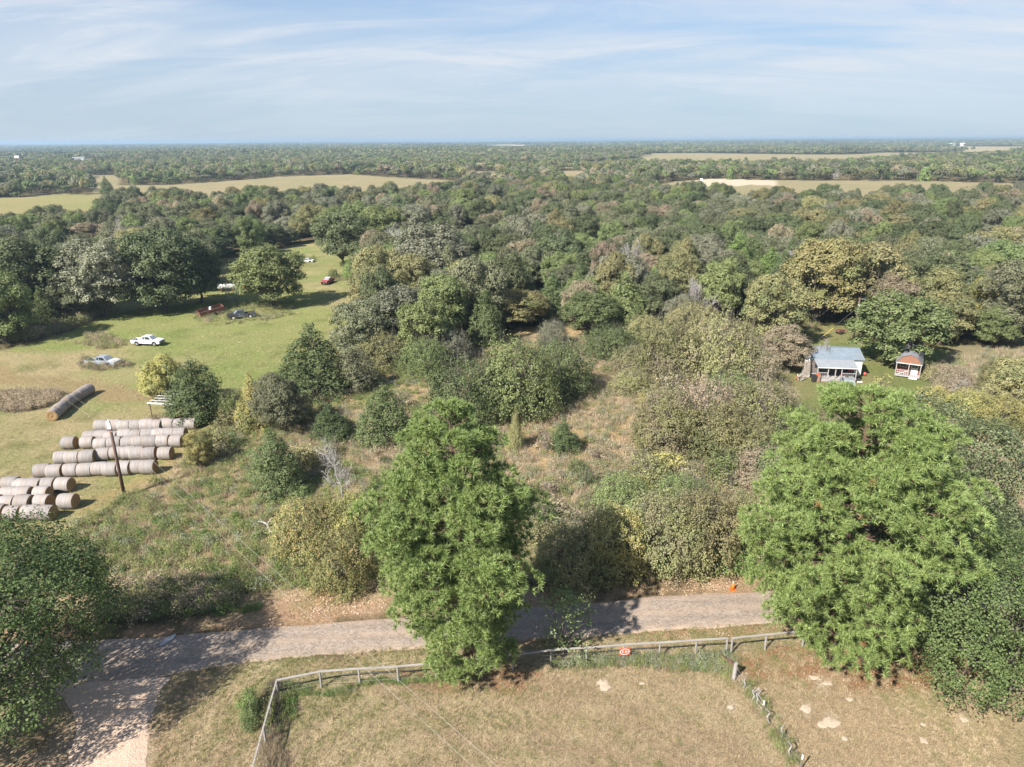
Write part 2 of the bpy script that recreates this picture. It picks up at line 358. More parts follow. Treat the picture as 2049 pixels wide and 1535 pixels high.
# ------------------------------------------------------------------ ground sheet
def build_ground():
    s = np.linspace(-1.25, 1.25, 331); q = np.geomspace(14, 26000, 520)
    Y, S = np.meshgrid(q, s, indexing='ij'); X = Y*S; Y = Y-34.0
    ny, nx = X.shape; x, y = X.ravel(), Y.ravel()
    z = landz(x, y)
    jit = (fbm(x, y, 2.2, 33, 2)-.5)*.10*np.clip(1-(y-60)/100, 0, 1)
    zz = z+np.where((y > 20) & (y < 160), np.minimum(jit, .04)-.0, 0)-.04
    idx = np.arange(ny*nx).reshape(ny, nx)
    F = np.stack([idx[:-1, :-1], idx[:-1, 1:], idx[1:, 1:], idx[1:, :-1]], -1).reshape(-1, 4)
    me = np_mesh('ground', [(np.stack([x, y, zz], 1), F, 0)])
    C = np.zeros((len(x), 3))
    def lerp(a, b, t): t = np.clip(t, 0, 1)[:, None]; return np.array(a)*(1-t)+np.array(b)*t
    n1 = fbm(x, y, 14, 1); n2 = fbm(x, y, 5, 2); n3 = fbm(x, y, 1.8, 3); nb = fbm(x, y, 40, 4)
    C[:] = lerp((.13, .105, .065), (.20, .165, .095), n1*1.4-.2)                       # woodland floor
    C[:] = np.where((y > 900)[:, None], lerp((.09, .10, .055), (.12, .12, .07), n1), C)
    wx, wy = warp(x, y, 2.2, 9, 11)
    m = in_poly(wx, wy, BRUSH)
    c = lerp((.42, .315, .20), (.47, .375, .24), n1*1.6-.3); c = c*(1-np.clip((n2-.52)*4, 0, .75)[:, None])+np.array((.25, .24, .11))*np.clip((n2-.52)*4, 0, .75)[:, None]
    C[m] = c[m]
    for p in DRYPATCH:
        m = in_poly(wx, wy, p); C[m] = lerp((.50, .36, .205), (.44, .33, .20), n2)[m]
    wl_ = np.clip((42-x*0-0)/1, 0, 1)
    m = in_poly(wx, wy, PASTURE)
    st = fbm(x*.8+y*.35, y*1.0-x*.35, 7, 21, 3); st2 = fbm((x+y*.7)*.22, (y-x*.7)*1.3, 3.0, 22, 2)
    gr = np.clip((nb-.30)*3.2+(st-.5)*2.0, 0, 1)
    c = lerp((.405, .330, .195), (.250, .268, .110), gr*.85+(st2-.5)*1.1)
    lush = np.clip((fbm(x, y, 26, 44, 2)-.5)*7, 0, 1)[:, None]; c = c*(1-lush*.6)+np.array((.205, .270, .075))*lush*.6
    C[m] = c[m]
    dk_ = np.clip((.36-fbm(x*.5+y*.2, y*1.2-x*.3, 2.6, 83, 3))*7, 0, .55)[:, None]; C[m] = (C*(1-dk_)+np.array((.15, .16, .06))*dk_)[m]
    trk = wpoly([(-20, 728), (60, 742), (150, 758), (300, 775), (430, 778), (430, 800), (300, 800), (150, 785), (60, 768), (-20, 756)]); m2 = in_poly(wx, wy, trk); C[m2] = lerp((.36, .27, .155), (.31, .25, .14), n2)[m2]
    near = in_poly(wx, wy, wpoly([(150, 1060), (120, 1000), (165, 990), (330, 940), (395, 880), (400, 905), (335, 960), (262, 990)])); C[near] = lerp((.42, .32, .165), (.36, .30, .15), n2)[near]
    m = in_poly(wx, wy, CABINLAWN); C[m] = lerp((.20, .235, .085), (.35, .285, .165), n2*1.7-.35+(nb-.5))[m]
    m = in_poly(wx, wy, DRYLAWN); C[m] = lerp((.36, .30, .20), (.27, .25, .14), n2)[m]
    wx2, wy2 = warp(x, y, .5, 2.5, 13)
    m = in_poly(wx2, wy2, FORE)
    rr_ = ((np.abs(x+1)/13.5)**3+(np.abs(y-20)/17.)**3)**(1/3.)*17; rr_ = rr_+(fbm(x, y, 5, 61, 2)-.5)*1.6
    row = .5+.5*np.sin(rr_*2*math.pi/2.3); row2 = fbm(rr_*1.0, np.arctan2(y-20, x+1)*6, 1.6, 64, 2)
    c = lerp((.44, .335, .215), (.57, .465, .31), n3*.7+row*.55-.15)
    brn_ = np.clip((row2-.5)*4, 0, .7)[:, None]; c = c*(1-brn_)+np.array((.41, .295, .205))*brn_
    g = np.clip((n1-.47)*3.0+(n2-.5)*1.4+(.5-row)*.55, 0, .9)[:, None]; c = c*(1-g)+lerp((.30, .285, .14), (.40, .355, .19), n3)*g
    strip = np.clip((y-39.3)/1.5, 0, 1)*.8; c = c*(1-strip[:, None])+lerp((.48, .375, .22), (.42, .33, .19), n2)*strip[:, None]
    C[m] = c[m]
    rt = in_poly(wx2, wy2, FORE) & (x > 16+ (38-y)*-.35) & (x > 15)
    C[rt] = lerp((.50, .375, .25), (.40, .36, .19), n1*2-.5+(n2-.5))[rt]
    for p, a, b in ((SHOULDER, (.54, .375, .26), (.48, .30, .185)), (SHOULDER2, (.47, .28, .17), (.42, .31, .19)), (NEEDLEBED, (.34, .17, .095), (.42, .25, .15)), (NEEDLEBED2, (.36, .19, .11), (.42, .27, .17)),
                    (DRIVEDIRT, (.56, .43, .335), (.52, .37, .26))):
        wx3, wy3 = warp(x, y, .7, 2.0, 15); m = in_poly(wx3, wy3, p)
        cc = lerp(a, b, n2*1.6-.3); k = np.clip((n3-.25)*5, .35, 1)[:, None]; C[m] = (C*(1-k)+cc*k)[m]
    fa = field_at(x, y); C[fa == 1] = lerp((.36, .29, .19), (.29, .26, .155), n1+nb-.5)[fa == 1]; C[fa == 2] = lerp((.27, .28, .12), (.35, .29, .16), nb*1.5-.3)[fa == 2]
    fc = far_clear(x, y) & (fa == 0); C[fc] = (.40, .33, .20)
    for p in BARE:
        m = in_poly(x, y, p); C[m] = (.58, .49, .39)
    # pale sandy spots
    for px, py, r in ((1613, 1419, .42), (1662, 1448, .5), (1645, 1450, .35), (1630, 1357, .45), (1655, 1368, .35), (1205, 1367, .45), (1210, 1376, .5), (1462, 1415, .3), (1690, 1478, .25), (1700, 1400, .3), (1928, 1440, .3), (1848, 1450, .22)):
        w = at(px, py); d = np.hypot((x-w.x), (y-w.y)*1.0)+(n3-.5)*.5; C[d < r] = (.62, .50, .38)
    C *= .84
    pm = in_poly(x, y, PASTURE); C[pm] *= 1.12
    C[in_poly(x, y, BRUSH)] *= 1.08
    ca = me.color_attributes.new('base', 'FLOAT_COLOR', 'POINT'); ca.data.foreach_set('color', np.concatenate([C, np.ones((len(C), 1))], 1).ravel().astype(np.float32))
    m, n, l = newmat('ground'); out = N(n, 'ShaderNodeOutputMaterial'); b = N(n, 'ShaderNodeBsdfDiffuse')
    at_ = N(n, 'ShaderNodeAttribute', attribute_name='base'); tcn = N(n, 'ShaderNodeTexCoord'); P = tcn.outputs['Object']
    f1 = noise(n, l, P, 12, 4, .75); f2 = noise(n, l, P, 2.1, 4, .6); f3 = noise(n, l, P, .55, 3)
    c = mixc(n, l, 1.0, at_.outputs['Color'], mixc(n, l, mrange(n, l, f1, .3, .7), (.45, .46, .42), (1.50, 1.48, 1.42)), 'MULTIPLY')
    c = mixc(n, l, 1.0, c, mixc(n, l, mrange(n, l, f2, .3, .7), (.80, .84, .78), (1.18, 1.13, 1.10)), 'MULTIPLY')
    c = mixc(n, l, mrange(n, l, f3, .52, .68, 0, .28), c, (.19, .20, .085))
    l.new(c, b.inputs['Color'])
    bn = N(n, 'ShaderNodeBump', Strength=1.0, Distance=.22); l.new(f1, bn.inputs['Height']); bn2 = N(n, 'ShaderNodeBump', Strength=.7, Distance=.25); l.new(f2, bn2.inputs['Height']); l.new(bn.outputs[0], bn2.inputs['Normal'])
    l.new(bn2.outputs[0], b.inputs['Normal']); l.new(b.outputs[0], out.inputs['Surface'])
    me.materials.append(m); o = link('ground', me); o['kind'] = 'structure'
build_ground()
# ------------------------------------------------------------------ road and driveway sheets
def strip(name, top, bot, z, m, n=160, jitter=.12, seed=3):
    """sheet between two edge curves given as world points"""
    def curve(pts):
        pts = [at(*p) for p in pts]; xs = np.array([p.x for p in pts]); ys = np.array([p.y for p in pts]); o = np.argsort(xs); return xs[o], ys[o]
    tx, ty = curve(top); bx, by = curve(bot); t = np.linspace(0, 1, n)
    ax = np.interp(t, np.linspace(0, 1, len(tx)), tx); ay = np.interp(t, np.linspace(0, 1, len(tx)), ty)
    cx_ = np.interp(t, np.linspace(0, 1, len(bx)), bx); cy_ = np.interp(t, np.linspace(0, 1, len(bx)), by)
    r = RS(seed); ay = ay+(fbm(ax, ay*0, 1.3, seed)-.5)*jitter*2; cy_ = cy_+(fbm(cx_, cy_*0, 1.1, seed+1)-.5)*jitter*3
    K = 17; V = []
    for k in range(K):
        u = k/(K-1); zc = -.035+.075*math.sin(math.pi*u)**.35 if 0 < k < K-1 else -.05
        V.append(np.stack([ax*(1-u)+cx_*u, ay*(1-u)+cy_*u, np.full(n, zc)], 1))
    V = np.stack(V, 0).reshape(-1, 3); i = np.arange(K*n).reshape(K, n)
    F = np.stack([i[:-1, :-1], i[1:, :-1], i[1:, 1:], i[:-1, 1:]], -1).reshape(-1, 4)
    me = np_mesh(name, [(V, F, 0)]); me.materials.append(m)
    u = np.repeat(np.arange(K)/(K-1), n); at_ = me.attributes.new('across', 'FLOAT', 'POINT'); at_.data.foreach_set('value', u.astype(np.float32))
    o = link(name, me); o['kind'] = 'structure'; return o
def gravelmat(name, a, b, e):
    m, n, l = newmat(name); out = N(n, 'ShaderNodeOutputMaterial'); bs = N(n, 'ShaderNodeBsdfPrincipled')
    tcn = N(n, 'ShaderNodeTexCoord'); P = tcn.outputs['Object']
    vr = N(n, 'ShaderNodeTexVoronoi'); vr.inputs['Scale'].default_value = 9; l.new(P, vr.inputs['Vector'])
    g = N(n, 'ShaderNodeSeparateColor'); l.new(vr.outputs['Color'], g.inputs[0])
    c = mixc(n, l, g.outputs[0], a, b); c = mixc(n, l, mrange(n, l, noise(n, l, P, .9, 4, .65), .48, .70, 0, .75), c, e)
    mp = N(n, 'ShaderNodeMapping'); mp.inputs['Scale'].default_value = (.06, 1.0, 1); mp.inputs['Rotation'].default_value = (0, 0, R(-8)); l.new(P, mp.inputs['Vector'])
    c = mixc(n, l, mrange(n, l, noise(n, l, mp.outputs[0], 1.6, 3), .4, .65, 0, .35), c, tuple(x*.72 for x in a))
    if name == 'road_gravel':
        aa = N(n, 'ShaderNodeAttribute', attribute_name='across'); rp = N(n, 'ShaderNodeValToRGB'); el = rp.color_ramp.elements; el[0].position = 0; el[0].color = (1, 1, 1, 1); el[1].position = 1; el[1].color = (1, 1, 1, 1)
        for p_, v_ in ((.09, .25), (.24, .06), (.34, .0), (.5, .45), (.66, .0), (.76, .06), (.91, .25)): q_ = el.new(p_); q_.color = (v_, v_, v_, 1)
        l.new(aa.outputs['Fac'], rp.inputs[0]); f_ = N(n, 'ShaderNodeMath', operation='MULTIPLY'); l.new(rp.outputs[0], f_.inputs[0]); l.new(mrange(n, l, noise(n, l, P, 1.4, 5, .7), .35, .6, .1, .9), f_.inputs[1])
        c = mixc(n, l, f_.outputs[0], c, (.40, .285, .195))
    l.new(c, bs.inputs['Base Color']); bs.inputs['Roughness'].default_value = .95; bs.inputs['Specular IOR Level'].default_value = .1
    bn = N(n, 'ShaderNodeBump', Strength=.8, Distance=.03); l.new(vr.outputs['Distance'], bn.inputs['Height']); l.new(bn.outputs[0], bs.inputs['Normal'])
    l.new(bs.outputs[0], out.inputs['Surface']); return m
M_road = gravelmat('road_gravel', (.190, .150, .118), (.350, .290, .236), (.34, .265, .20))
M_drive = gravelmat('drive_dirt', (.42, .31, .23), (.50, .385, .295), (.45, .31, .215))
road = strip('road', [(-400, 1300), (-100, 1292), (205, 1278), (328, 1271), (479, 1258), (700, 1243), (900, 1226), (1080, 1210), (1180, 1205), (1266, 1196), (1349, 1190), (1486, 1184), (1800, 1165), (2200, 1140)],
    [(-480, 1398), (-100, 1380), (150, 1368), (321, 1355), (445, 1331), (700, 1306), (900, 1292), (1060, 1281), (1150, 1277), (1231, 1272), (1349, 1260), (1506, 1251), (1800, 1231), (2230, 1205)], .008, M_road)
def drive():
    L = [at(*p) for p in ((95, 1372), (118, 1410), (140, 1450), (138, 1500), (130, 1560), (100, 1800))]; Rr = [at(*p) for p in ((352, 1353), (318, 1392), (300, 1450), (290, 1500), (288, 1560), (300, 1800))]
    mb = MB(); K = 6; vs = []; r = RS(2); n = 60
    for i in range(n):
        t = i/(n-1)*(len(L)-1); k = min(int(t), len(L)-2); f = t-k; a = L[k].lerp(L[k+1], f); b = Rr[k].lerp(Rr[k+1], f); j1, j2 = float(fbm(np.array([i*.35]), np.array([0.]), 2.5, 4)[0]-.5)*.9, float(fbm(np.array([i*.35]), np.array([7.]), 2.5, 6)[0]-.5)*.9
        for q in range(K):
            u = q/(K-1); p = a.lerp(b, u); vs.append((p.x+(j1 if q == 0 else j2 if q == K-1 else 0), p.y, .03 if 0 < q < K-1 else -.05))
    mb.add(vs, [(i*K+q, i*K+q+1, (i+1)*K+q+1, (i+1)*K+q) for i in range(n-1) for q in range(K-1)])
    tag(mb.build('driveway', M_drive), kind='structure')
drive()
p = at(336, 1282); mb = MB(); rr = RS(8)
mb.add([(p.x+.22*math.cos(a)*(1+.15*rr.rand())+.25*math.sin(a), p.y+.62*math.sin(a), .07) for a in np.linspace(0, 2*math.pi, 15)[:-1]], [tuple(range(14))])
BR = [(1613, 1419, .42, .30), (1662, 1446, .60, .34), (1645, 1452, .35, .2), (1630, 1357, .38, .2), (1655, 1368, .35, .15), (1205, 1366, .42, .24), (1211, 1377, .45, .26), (1462, 1415, .26, .16), (1690, 1478, .22, .14), (1700, 1400, .28, .15), (1928, 1440, .28, .2), (1848, 1450, .2, .12), (1508, 1392, .2, .12), (1560, 1432, .3, .07), (1285, 1368, .2, .1), (1848, 1482, .25, .2)]
bp = MB(); r3 = RS(31)
for px, py, a_, b_ in BR:
    q = at(px, py); k0 = len(bp.v); an = np.linspace(0, 2*math.pi, 15)[:-1]; rv = .85+.16*r3.normal(size=14); bp.add([(q.x, q.y, .05)]+[(q.x+a_*f*math.cos(t), q.y+b_*1.5*f*math.sin(t), .015) for t, f in zip(an, rv)], [(0, 1+i, 1+(i+1) % 14) for i in range(14)])
tag(bp.build('bare_soil', surf('pale_sand', (.52, .42, .31), (.42, .33, .235), 9, .95, bump=.4)), kind='structure')
tag(mb.build('road_patch', surf('pale_patch', (.55, .54, .53), (.45, .44, .43), 4)), kind='structure')
# ------------------------------------------------------------------ tree shapes
def limb(segs, a, b, r0, r1, rng, n=4, sag=.12):
    a = np.array(a, float); b = np.array(b, float); L = np.linalg.norm(b-a); pts = [a]
    for i in range(1, n): pts.append(a+(b-a)*i/n+rng.normal(size=3)*L*.05+np.array([0, 0, 1.])*L*sag*math.sin(math.pi*i/n)*-.3)
    pts.append(b)
    for i in range(n): segs.append((pts[i], pts[i+1], r0+(r1-r0)*i/n, r0+(r1-r0)*(i+1)/n))
    return pts
def sprigs(rng, centers, radii, flat, per, leaf, k=6, spread=.32, up=.35, keep=.78, aspect=.78, botcut=-.45, jit=.14):
    """leaf sprays over a set of rounded clumps"""
    P = []; Nn = []
    for c, r in zip(centers, radii):
        n = max(4, int(per*r*r)); d = rdir(rng, n*2); d = d[d[:, 2] > botcut+.3*rng.rand(len(d))][:n]
        q = c+d*r*np.array([1, 1, flat])*(1+jit*rng.normal(size=(len(d), 1))); P.append(q); Nn.append(d)
    P = np.concatenate(P); Nn = np.concatenate(Nn); C = np.array(centers); Rr = np.array(radii); ok = np.ones(len(P), bool)
    for c, r in zip(C, Rr):
        ok &= ~(np.sum(((P-c)/np.array([1, 1, flat]))**2, 1) < (r*keep)**2)
    P = P[ok]; Nn = Nn[ok]
    P = np.repeat(P, k, 0); Nn = np.repeat(Nn, k, 0); n = len(P)
    P = P+rng.normal(size=(n, 3))*spread*.55
    Nn = unit(Nn*1.0+rdir(rng, n)*.6+np.array([0, 0, up]))
    return leaf_quads(rng, P, Nn, leaf, aspect)
def oak_meshes(seed, H=12., W=10., lobes=34, per=26, leaf=.30, k=6, base=.28, trunk_r=.28, open_=0., top=.86):
    rng = RS(seed); cz = H*(base+1)/2; hz_ = H*(1-base)/2; C = []; Rr = []
    for i in range(lobes):
        zz = rng.uniform(-.95, 1); aa = rng.rand()*6.283; hh = (1-abs(zz)**(2.6 if zz > 0 else 5))**.5; d = np.array([math.cos(aa)*hh, math.sin(aa)*hh, zz])
        r = W/2*rng.uniform(.15, .29)*(1.1 if d[2] > .3 else .95); f = rng.uniform(.62, top+.04)
        c = np.array([d[0]*(W/2-r*.6)*f*1.12, d[1]*(W/2-r*.6)*f*1.12, cz+d[2]*(hz_-r*.6)*f*1.1]); C.append(c); Rr.append(r)
    C += [np.array([0, 0, cz]), np.array([0, 0, cz+hz_*.4])]; Rr += [W*.2, W*.2]
    V, F = sprigs(rng, C, Rr, .8, per, leaf, k)
    cr = np_mesh('crown', [(V, F, 0)]); cr.materials.append(LM['oak'])
    segs = []; f = np.array([rng.normal()*.2, rng.normal()*.2, H*base*.9])
    limb(segs, (0, 0, -.3), f, trunk_r*1.25, trunk_r*.9, rng, 3)
    for i in range(0, lobes, 2 if lobes > 20 else 1):
        c = C[i]; mid = f+(c-f)*.45+np.array([0, 0, .4]); limb(segs, f+np.array([0, 0, rng.rand()*H*.15]), mid, trunk_r*.45, trunk_r*.24, rng, 2)
        e = limb(segs, mid, c, trunk_r*.24, trunk_r*.10, rng, 2)
        for _ in range(3):
            limb(segs, c, c+rdir(rng, 1)[0]*Rr[i]*1.05, trunk_r*.09, .012, rng, 2)
    V, F = segs_mesh(segs, 5); tr = np_mesh('trunk', [(V, F, 0)]); tr.materials.append(M_bark)
    return cr, tr
def cedar_meshes(seed, H=9., W=6., per=34, leaf=.26, round_=.8):
    rng = RS(seed); C = []; Rr = []; segs = []
    n = 62
    for i in range(n):
        t = (i/(n-1))**1.15; z = H*(.05+.91*t); pr = W/2*(1-t**1.35)**round_
        a = rng.rand()*6.283; r = max(.28, pr*rng.uniform(.30, .46)); f = max(0, pr-r*.75)*rng.uniform(.75, 1.1)
        c = np.array([math.cos(a)*f, math.sin(a)*f, z]); C.append(c); Rr.append(r)
        limb(segs, (0, 0, z*.85), c, .05*(1-t)+.02, .01, rng, 2)
    for k in range(7): C.append(np.array([0, 0, H*(.12+.12*k)])); Rr.append(W/2*(1-(.12+.12*k)**1.3)*.55)
    V, F = sprigs(rng, C, Rr, 1.15, per, leaf, 7, .24, .45, .72, .65, -.8, .22)
    cr = np_mesh('crown', [(V, F, 0)]); cr.materials.append(LM['cedar'])
    limb(segs, (0, 0, -.2), (0, 0, H*.9), W*.028, .03, rng, 5)
    V, F = segs_mesh(segs, 4); tr = np_mesh('trunk', [(V, F, 0)]); tr.materials.append(M_twigdark); return cr, tr
def shrub_mesh(seed, H=3., W=3.6, lobes=16, per=42, leaf=.2, k=6, twigs=26, flat=.85):
    rng = RS(seed); C = []; Rr = []
    for i in range(lobes):
        a = rng.rand()*6.283; t = rng.rand(); q = math.sqrt(rng.rand())*W/2*.72; r = W*rng.uniform(.09, .20); hz_ = H*(1-.55*(q/(W/2))**2)
        C.append(np.array([math.cos(a)*q, math.sin(a)*q, max(r*.5, hz_*rng.uniform(.35, 1.05)-r*.7)])); Rr.append(r)
    for i in range(6):
        a = i*1.05+rng.rand(); r = W*.17; C.append(np.array([math.cos(a)*W*.33, math.sin(a)*W*.33, r*.7])); Rr.append(r)
    V, F = sprigs(rng, C, Rr, flat, per, leaf, k, .24, .35, .7, .75, -.9, .36)
    segs = []
    for i in range(twigs):
        a = rng.rand()*6.283; d = np.array([math.cos(a)*W*.42*rng.rand(), math.sin(a)*W*.42*rng.rand(), H*rng.uniform(.6, 1.18)]); limb(segs, (d[0]*.15, d[1]*.15, -.1), d, .03, .008, rng, 3)
    V2, F2 = segs_mesh(segs, 3)
    me = np_mesh('foliage', [(V, F, 0), (V2, F2, 1)]); me.materials.append(LM['green']); me.materials.append(M_twig); return me
def bare_meshes(seed, H=9., W=6., thick=.13):
    rng = RS(seed); ts = []; bs = []
    def grow(p, d, L, r, dep, out):
        n = 3; q = np.array(p)
        for i in range(n):
            d = unit(d+rng.normal(size=3)*.16+np.array([0, 0, .05])); e = q+d*L/n; out.append((q, e, r*(1-i*.2), r*(1-(i+1)*.2)))
            if dep > 0:
                for _ in range(2 if dep > 2 else 3):
                    grow(e, unit(d*.7+rdir(rng, 1)[0]*.85+np.array([0, 0, .15])), L*rng.uniform(.45, .68), r*.55, dep-1, bs)
            q = e
    grow(np.array([0, 0, -.2]), np.array([0, 0, 1.]), H*.5, thick, 3, ts)
    bs_ = [s for s in bs]; mx = max(s[1][2] for s in bs_); k = H/mx; wx = np.percentile([abs(s[1][0]) for s in bs_], 97); kx = W/2/wx
    S = np.array([kx, kx, k]); V, F = segs_mesh([(a*S, b*S, r, r2) for a, b, r, r2 in bs_], 3); V2, F2 = segs_mesh([(a*S, b*S, r, r2) for a, b, r, r2 in ts], 5)
    cr = np_mesh('crown', [(V, F, 0)]); cr.materials.append(M_dead); tr = np_mesh('trunk', [(V2, F2, 0)]); tr.materials.append(M_dead); return cr, tr
OAK = [oak_meshes(11+i, 12, 10, 62+3*(i % 3), 48, .25, 9, base=(.10, .14, .06, .08, .16, .05)[i], top=(.90, .94, .86, .9, .96, .88)[i]) for i in range(6)]
CEDAR = [cedar_meshes(40+i, 9, 6, 95, .19, (.75, .6, .9)[i]) for i in range(3)]
SHRUB = [shrub_mesh(60+i, 3, 3.6, 22+i, 110, .15) for i in range(5)]
THIN = [shrub_mesh(70+i, 3, 3.4, 14, 34, .20, 5, 34) for i in range(3)]
BIG = [shrub_mesh(90+i, 5.2, 7.5, 80, 62, .145, 9, 70, .8) for i in range(4)]
BARE_T = [bare_meshes(80+i, 9, 6.5) for i in range(3)]

def add_tree(kind, v, x, y, h, w, mat, label, group=None, rz=None, name=None, z=0, barkm=None):
    src, h0, w0, nm = {'oak': (OAK, 12, 10, 'oak_tree'), 'cedar': (CEDAR, 9, 6, 'cedar_tree'), 'bare': (BARE_T, 9, 6.5, 'bare_tree')}[kind]
    cr, tr = src[v % len(src)]; rz = random.Random(int(x*77+y*31)).uniform(0, 6.28) if rz is None else rz
    e = empty(name or nm, (x, y, z), rz, label, 'tree', group, (w/w0, w/w0, h/h0))
    link('trunk', tr, e, mat=barkm); link('crown', cr, e, mat=None if kind == 'bare' else LM[mat]); return e
def add_shrub(src, v, x, y, h, w, mat, label, group=None, rz=None):
    if h > 3.8 or w > 5: src = BIG
    me = src[v % len(src)]; w0, h0 = (7.5, 5.2) if src is BIG else (3.6, 3) if src is SHRUB else (3.4, 3)
    o = link('shrub', me, None, (x, y, -.02), random.Random(int(x*57+y*91)).uniform(0, 6.28) if rz is None else rz, (w/w0, w/w0, min(h/h0, 1.35*w/w0)), LM[mat])
    return tag(o, label, 'shrub', group)
def size_from(px, pyb, pyt, pw, back=0.):
    b = at(px, pyb); b = b+Vector((b.x/b.y, 1, 0))*back*pw*proj(b.x, b.y, 0)[2]/FPX; dep = proj(b.x, b.y, 0)[2]; d = MROT @ Vector(((px-W0/2)/FPX, -(pyt-H0/2)/FPX, -1)); t = b.y/d.y
    return b, max(.5, CAM_H+d.z*t), pw*dep/FPX
# ------------------------------------------------------------------ the two big pines
def pine(name, base, prof, seed, label, lean=(0, 0), skew=None, step=1., lenr=(.70, 1.08), rk=1.):
    rng = RS(seed); segs = []; C = []; Rr = []; A = []
    H = prof[-1][0]; zs = np.array([p[0] for p in prof]); rs = np.array([p[1] for p in prof])
    def axis(z): return np.array([lean[0]*z/H, lean[1]*z/H, z])
    z = 1.7; tp = [axis(t*H*.985) for t in np.linspace(-.02, 1, 14)]
    for i in range(13): segs.append((tp[i], tp[i+1], .36*(1-i/13.3)+.03, .36*(1-(i+1)/13.3)+.03))
    while z < H-.2:
        nb = 6 if z < H*.75 else 5; a0 = rng.rand()*6.28
        for b in range(nb):
            a = a0+b*6.283/nb+rng.normal()*.22; zz = z+rng.normal()*.25; rad = np.interp(zz, zs, rs)*rk*rng.uniform(*lenr)
            if skew: rad *= 1+skew[0]*math.cos(a-skew[1])
            if rad < .25: rad = .25
            t = zz/H; slope = -.10+.55*t*t + rng.normal()*.05
            o = axis(max(.8, zz-slope*rad*.75)); e = axis(zz)+np.array([math.cos(a)*rad, math.sin(a)*rad, slope*rad*.25]); e = e-0*o
            limb(segs, o, e, .09*(1-t)+.03, .02, rng, 4)
            nl = 1 if rad < 1.2 else (3 if rad < 3 else 5)
            for k in range(nl):
                f = 1-.11*k-.04*rng.rand(); side = np.array([-math.sin(a), math.cos(a), 0])*rng.normal()*.15*rad*(1 if k else .3)
                c = o+(e-o)*f+side+np.array([0, 0, .1]); r = min(1.15, .42+.15*rad)*rng.uniform(.7, 1.15); C.append(c); Rr.append(r); A.append(a)
                limb(segs, o+(e-o)*max(.2, f-.25), c, .03, .012, rng, 2)
        z += rng.uniform(1.05, 1.4)*(1-.45*z/H)*step
    C.append(axis(H-.25)); Rr.append(.35); A.append(0)
    P = []; D = []
    for c, r, a in zip(C, Rr, A):
        n = int(17*r*r+7); d = rdir(rng, n*3); d = d[d[:, 2] > -.25][:n]; out = np.array([math.cos(a), math.sin(a), 0])
        P.append(c+d*r*np.array([1, 1, .62])*(1+.08*rng.normal(size=(len(d), 1)))); D.append(unit(d*.8+out*.35+np.array([0, 0, .45])))
    P = np.concatenate(P); D = np.concatenate(D)
    for p, d in zip(P[::3], D[::3]): segs.append((p-d*.35-np.array([0, 0, .08]), p, .014, .01))
    K = 36; n = len(P); PP = np.repeat(P, K, 0); DD = unit(np.repeat(D, K, 0)*.62+rdir(rng, n*K)*.85); L = (.24+.20*rng.rand(n*K))[:, None]
    sd_ = unit(np.cross(DD, rdir(rng, n*K)))*.023
    V = np.stack([PP-sd_, PP+sd_, PP+DD*L], 1).reshape(-1, 3); F = np.arange(len(V)).reshape(-1, 3)
    dead = np.repeat(rng.rand(n) < .0012, K)
    e = empty('pine_tree', base, 0, label, 'tree')
    V2, F2 = segs_mesh(segs, 5); tr = np_mesh('trunk', [(V2, F2, 0)]); tr.materials.append(M_barkpine); link('trunk', tr, e)
    cr = np_mesh('crown', [(V, F[~dead], 0)]); cr.polygons.foreach_set('material_index', np.zeros(len(cr.polygons), np.int32)); cr.materials.append(M_needle); link('crown', cr, e)
    Vd = V.reshape(-1, 3, 3)[dead]+0; dm = np_mesh('dead_needles', [(Vd.reshape(-1, 3), np.arange(len(Vd)*3).reshape(-1, 3), 0)]); dm.materials.append(M_needledead); link('dead_needles', dm, e)
    return e
b = at(946, 1346)
pine('pine_tree', b, [(0, 2.6), (1.2, 3.0), (3, 3.9), (5.4, 4.1), (8, 5.0), (11, 6.3), (12.6, 5.4), (14.5, 3.7), (16.2, 2.7), (17.6, 1.8), (18.7, .5)], 5, 'tall narrower pine in front of the paved road, left of the two big pines', (-1.0, .3), (.06, 3.4), 1.1, (.66, 1.10), .86)
b = at(1656, 1318)
pine('pine_tree', b, [(0, 1.8), (1.2, 2.8), (3, 4.3), (6, 6.2), (9, 7.5), (12, 7.5), (14, 6.3), (16, 4.8), (17.5, 3.4), (18.8, 1.9), (19.3, .7)], 14, 'broadest pine, with spreading bright green branches over the road and fence end', (0.0, .2), (.05, 0.2), 1.12, (.62, 1.08), .90)
# ------------------------------------------------------------------ trees placed one by one
HERO = []      # (x, y, radius) keeps the self-sown trees away
NTREE = [2]
def T(kind, v, px, pyb, pyt, pw, mat, label, group=None, barkm=None, rz=None):
    b, h, w = size_from(px, pyb, pyt, pw, .3 if kind == 'cedar' else 0); HERO.append((b.x, b.y, w/2)); NTREE[0] += 1
    return add_tree(kind, v, b.x, b.y, h, w, mat, label, group, rz, barkm=barkm)
def S(v, px, pyb, pyt, pw, mat, label, group=None, src=None):
    b, h, w = size_from(px, pyb, pyt, pw, .36); HERO.append((b.x, b.y, w/2)); return add_shrub(src or SHRUB, v, b.x, b.y, h, w, mat, label, group)
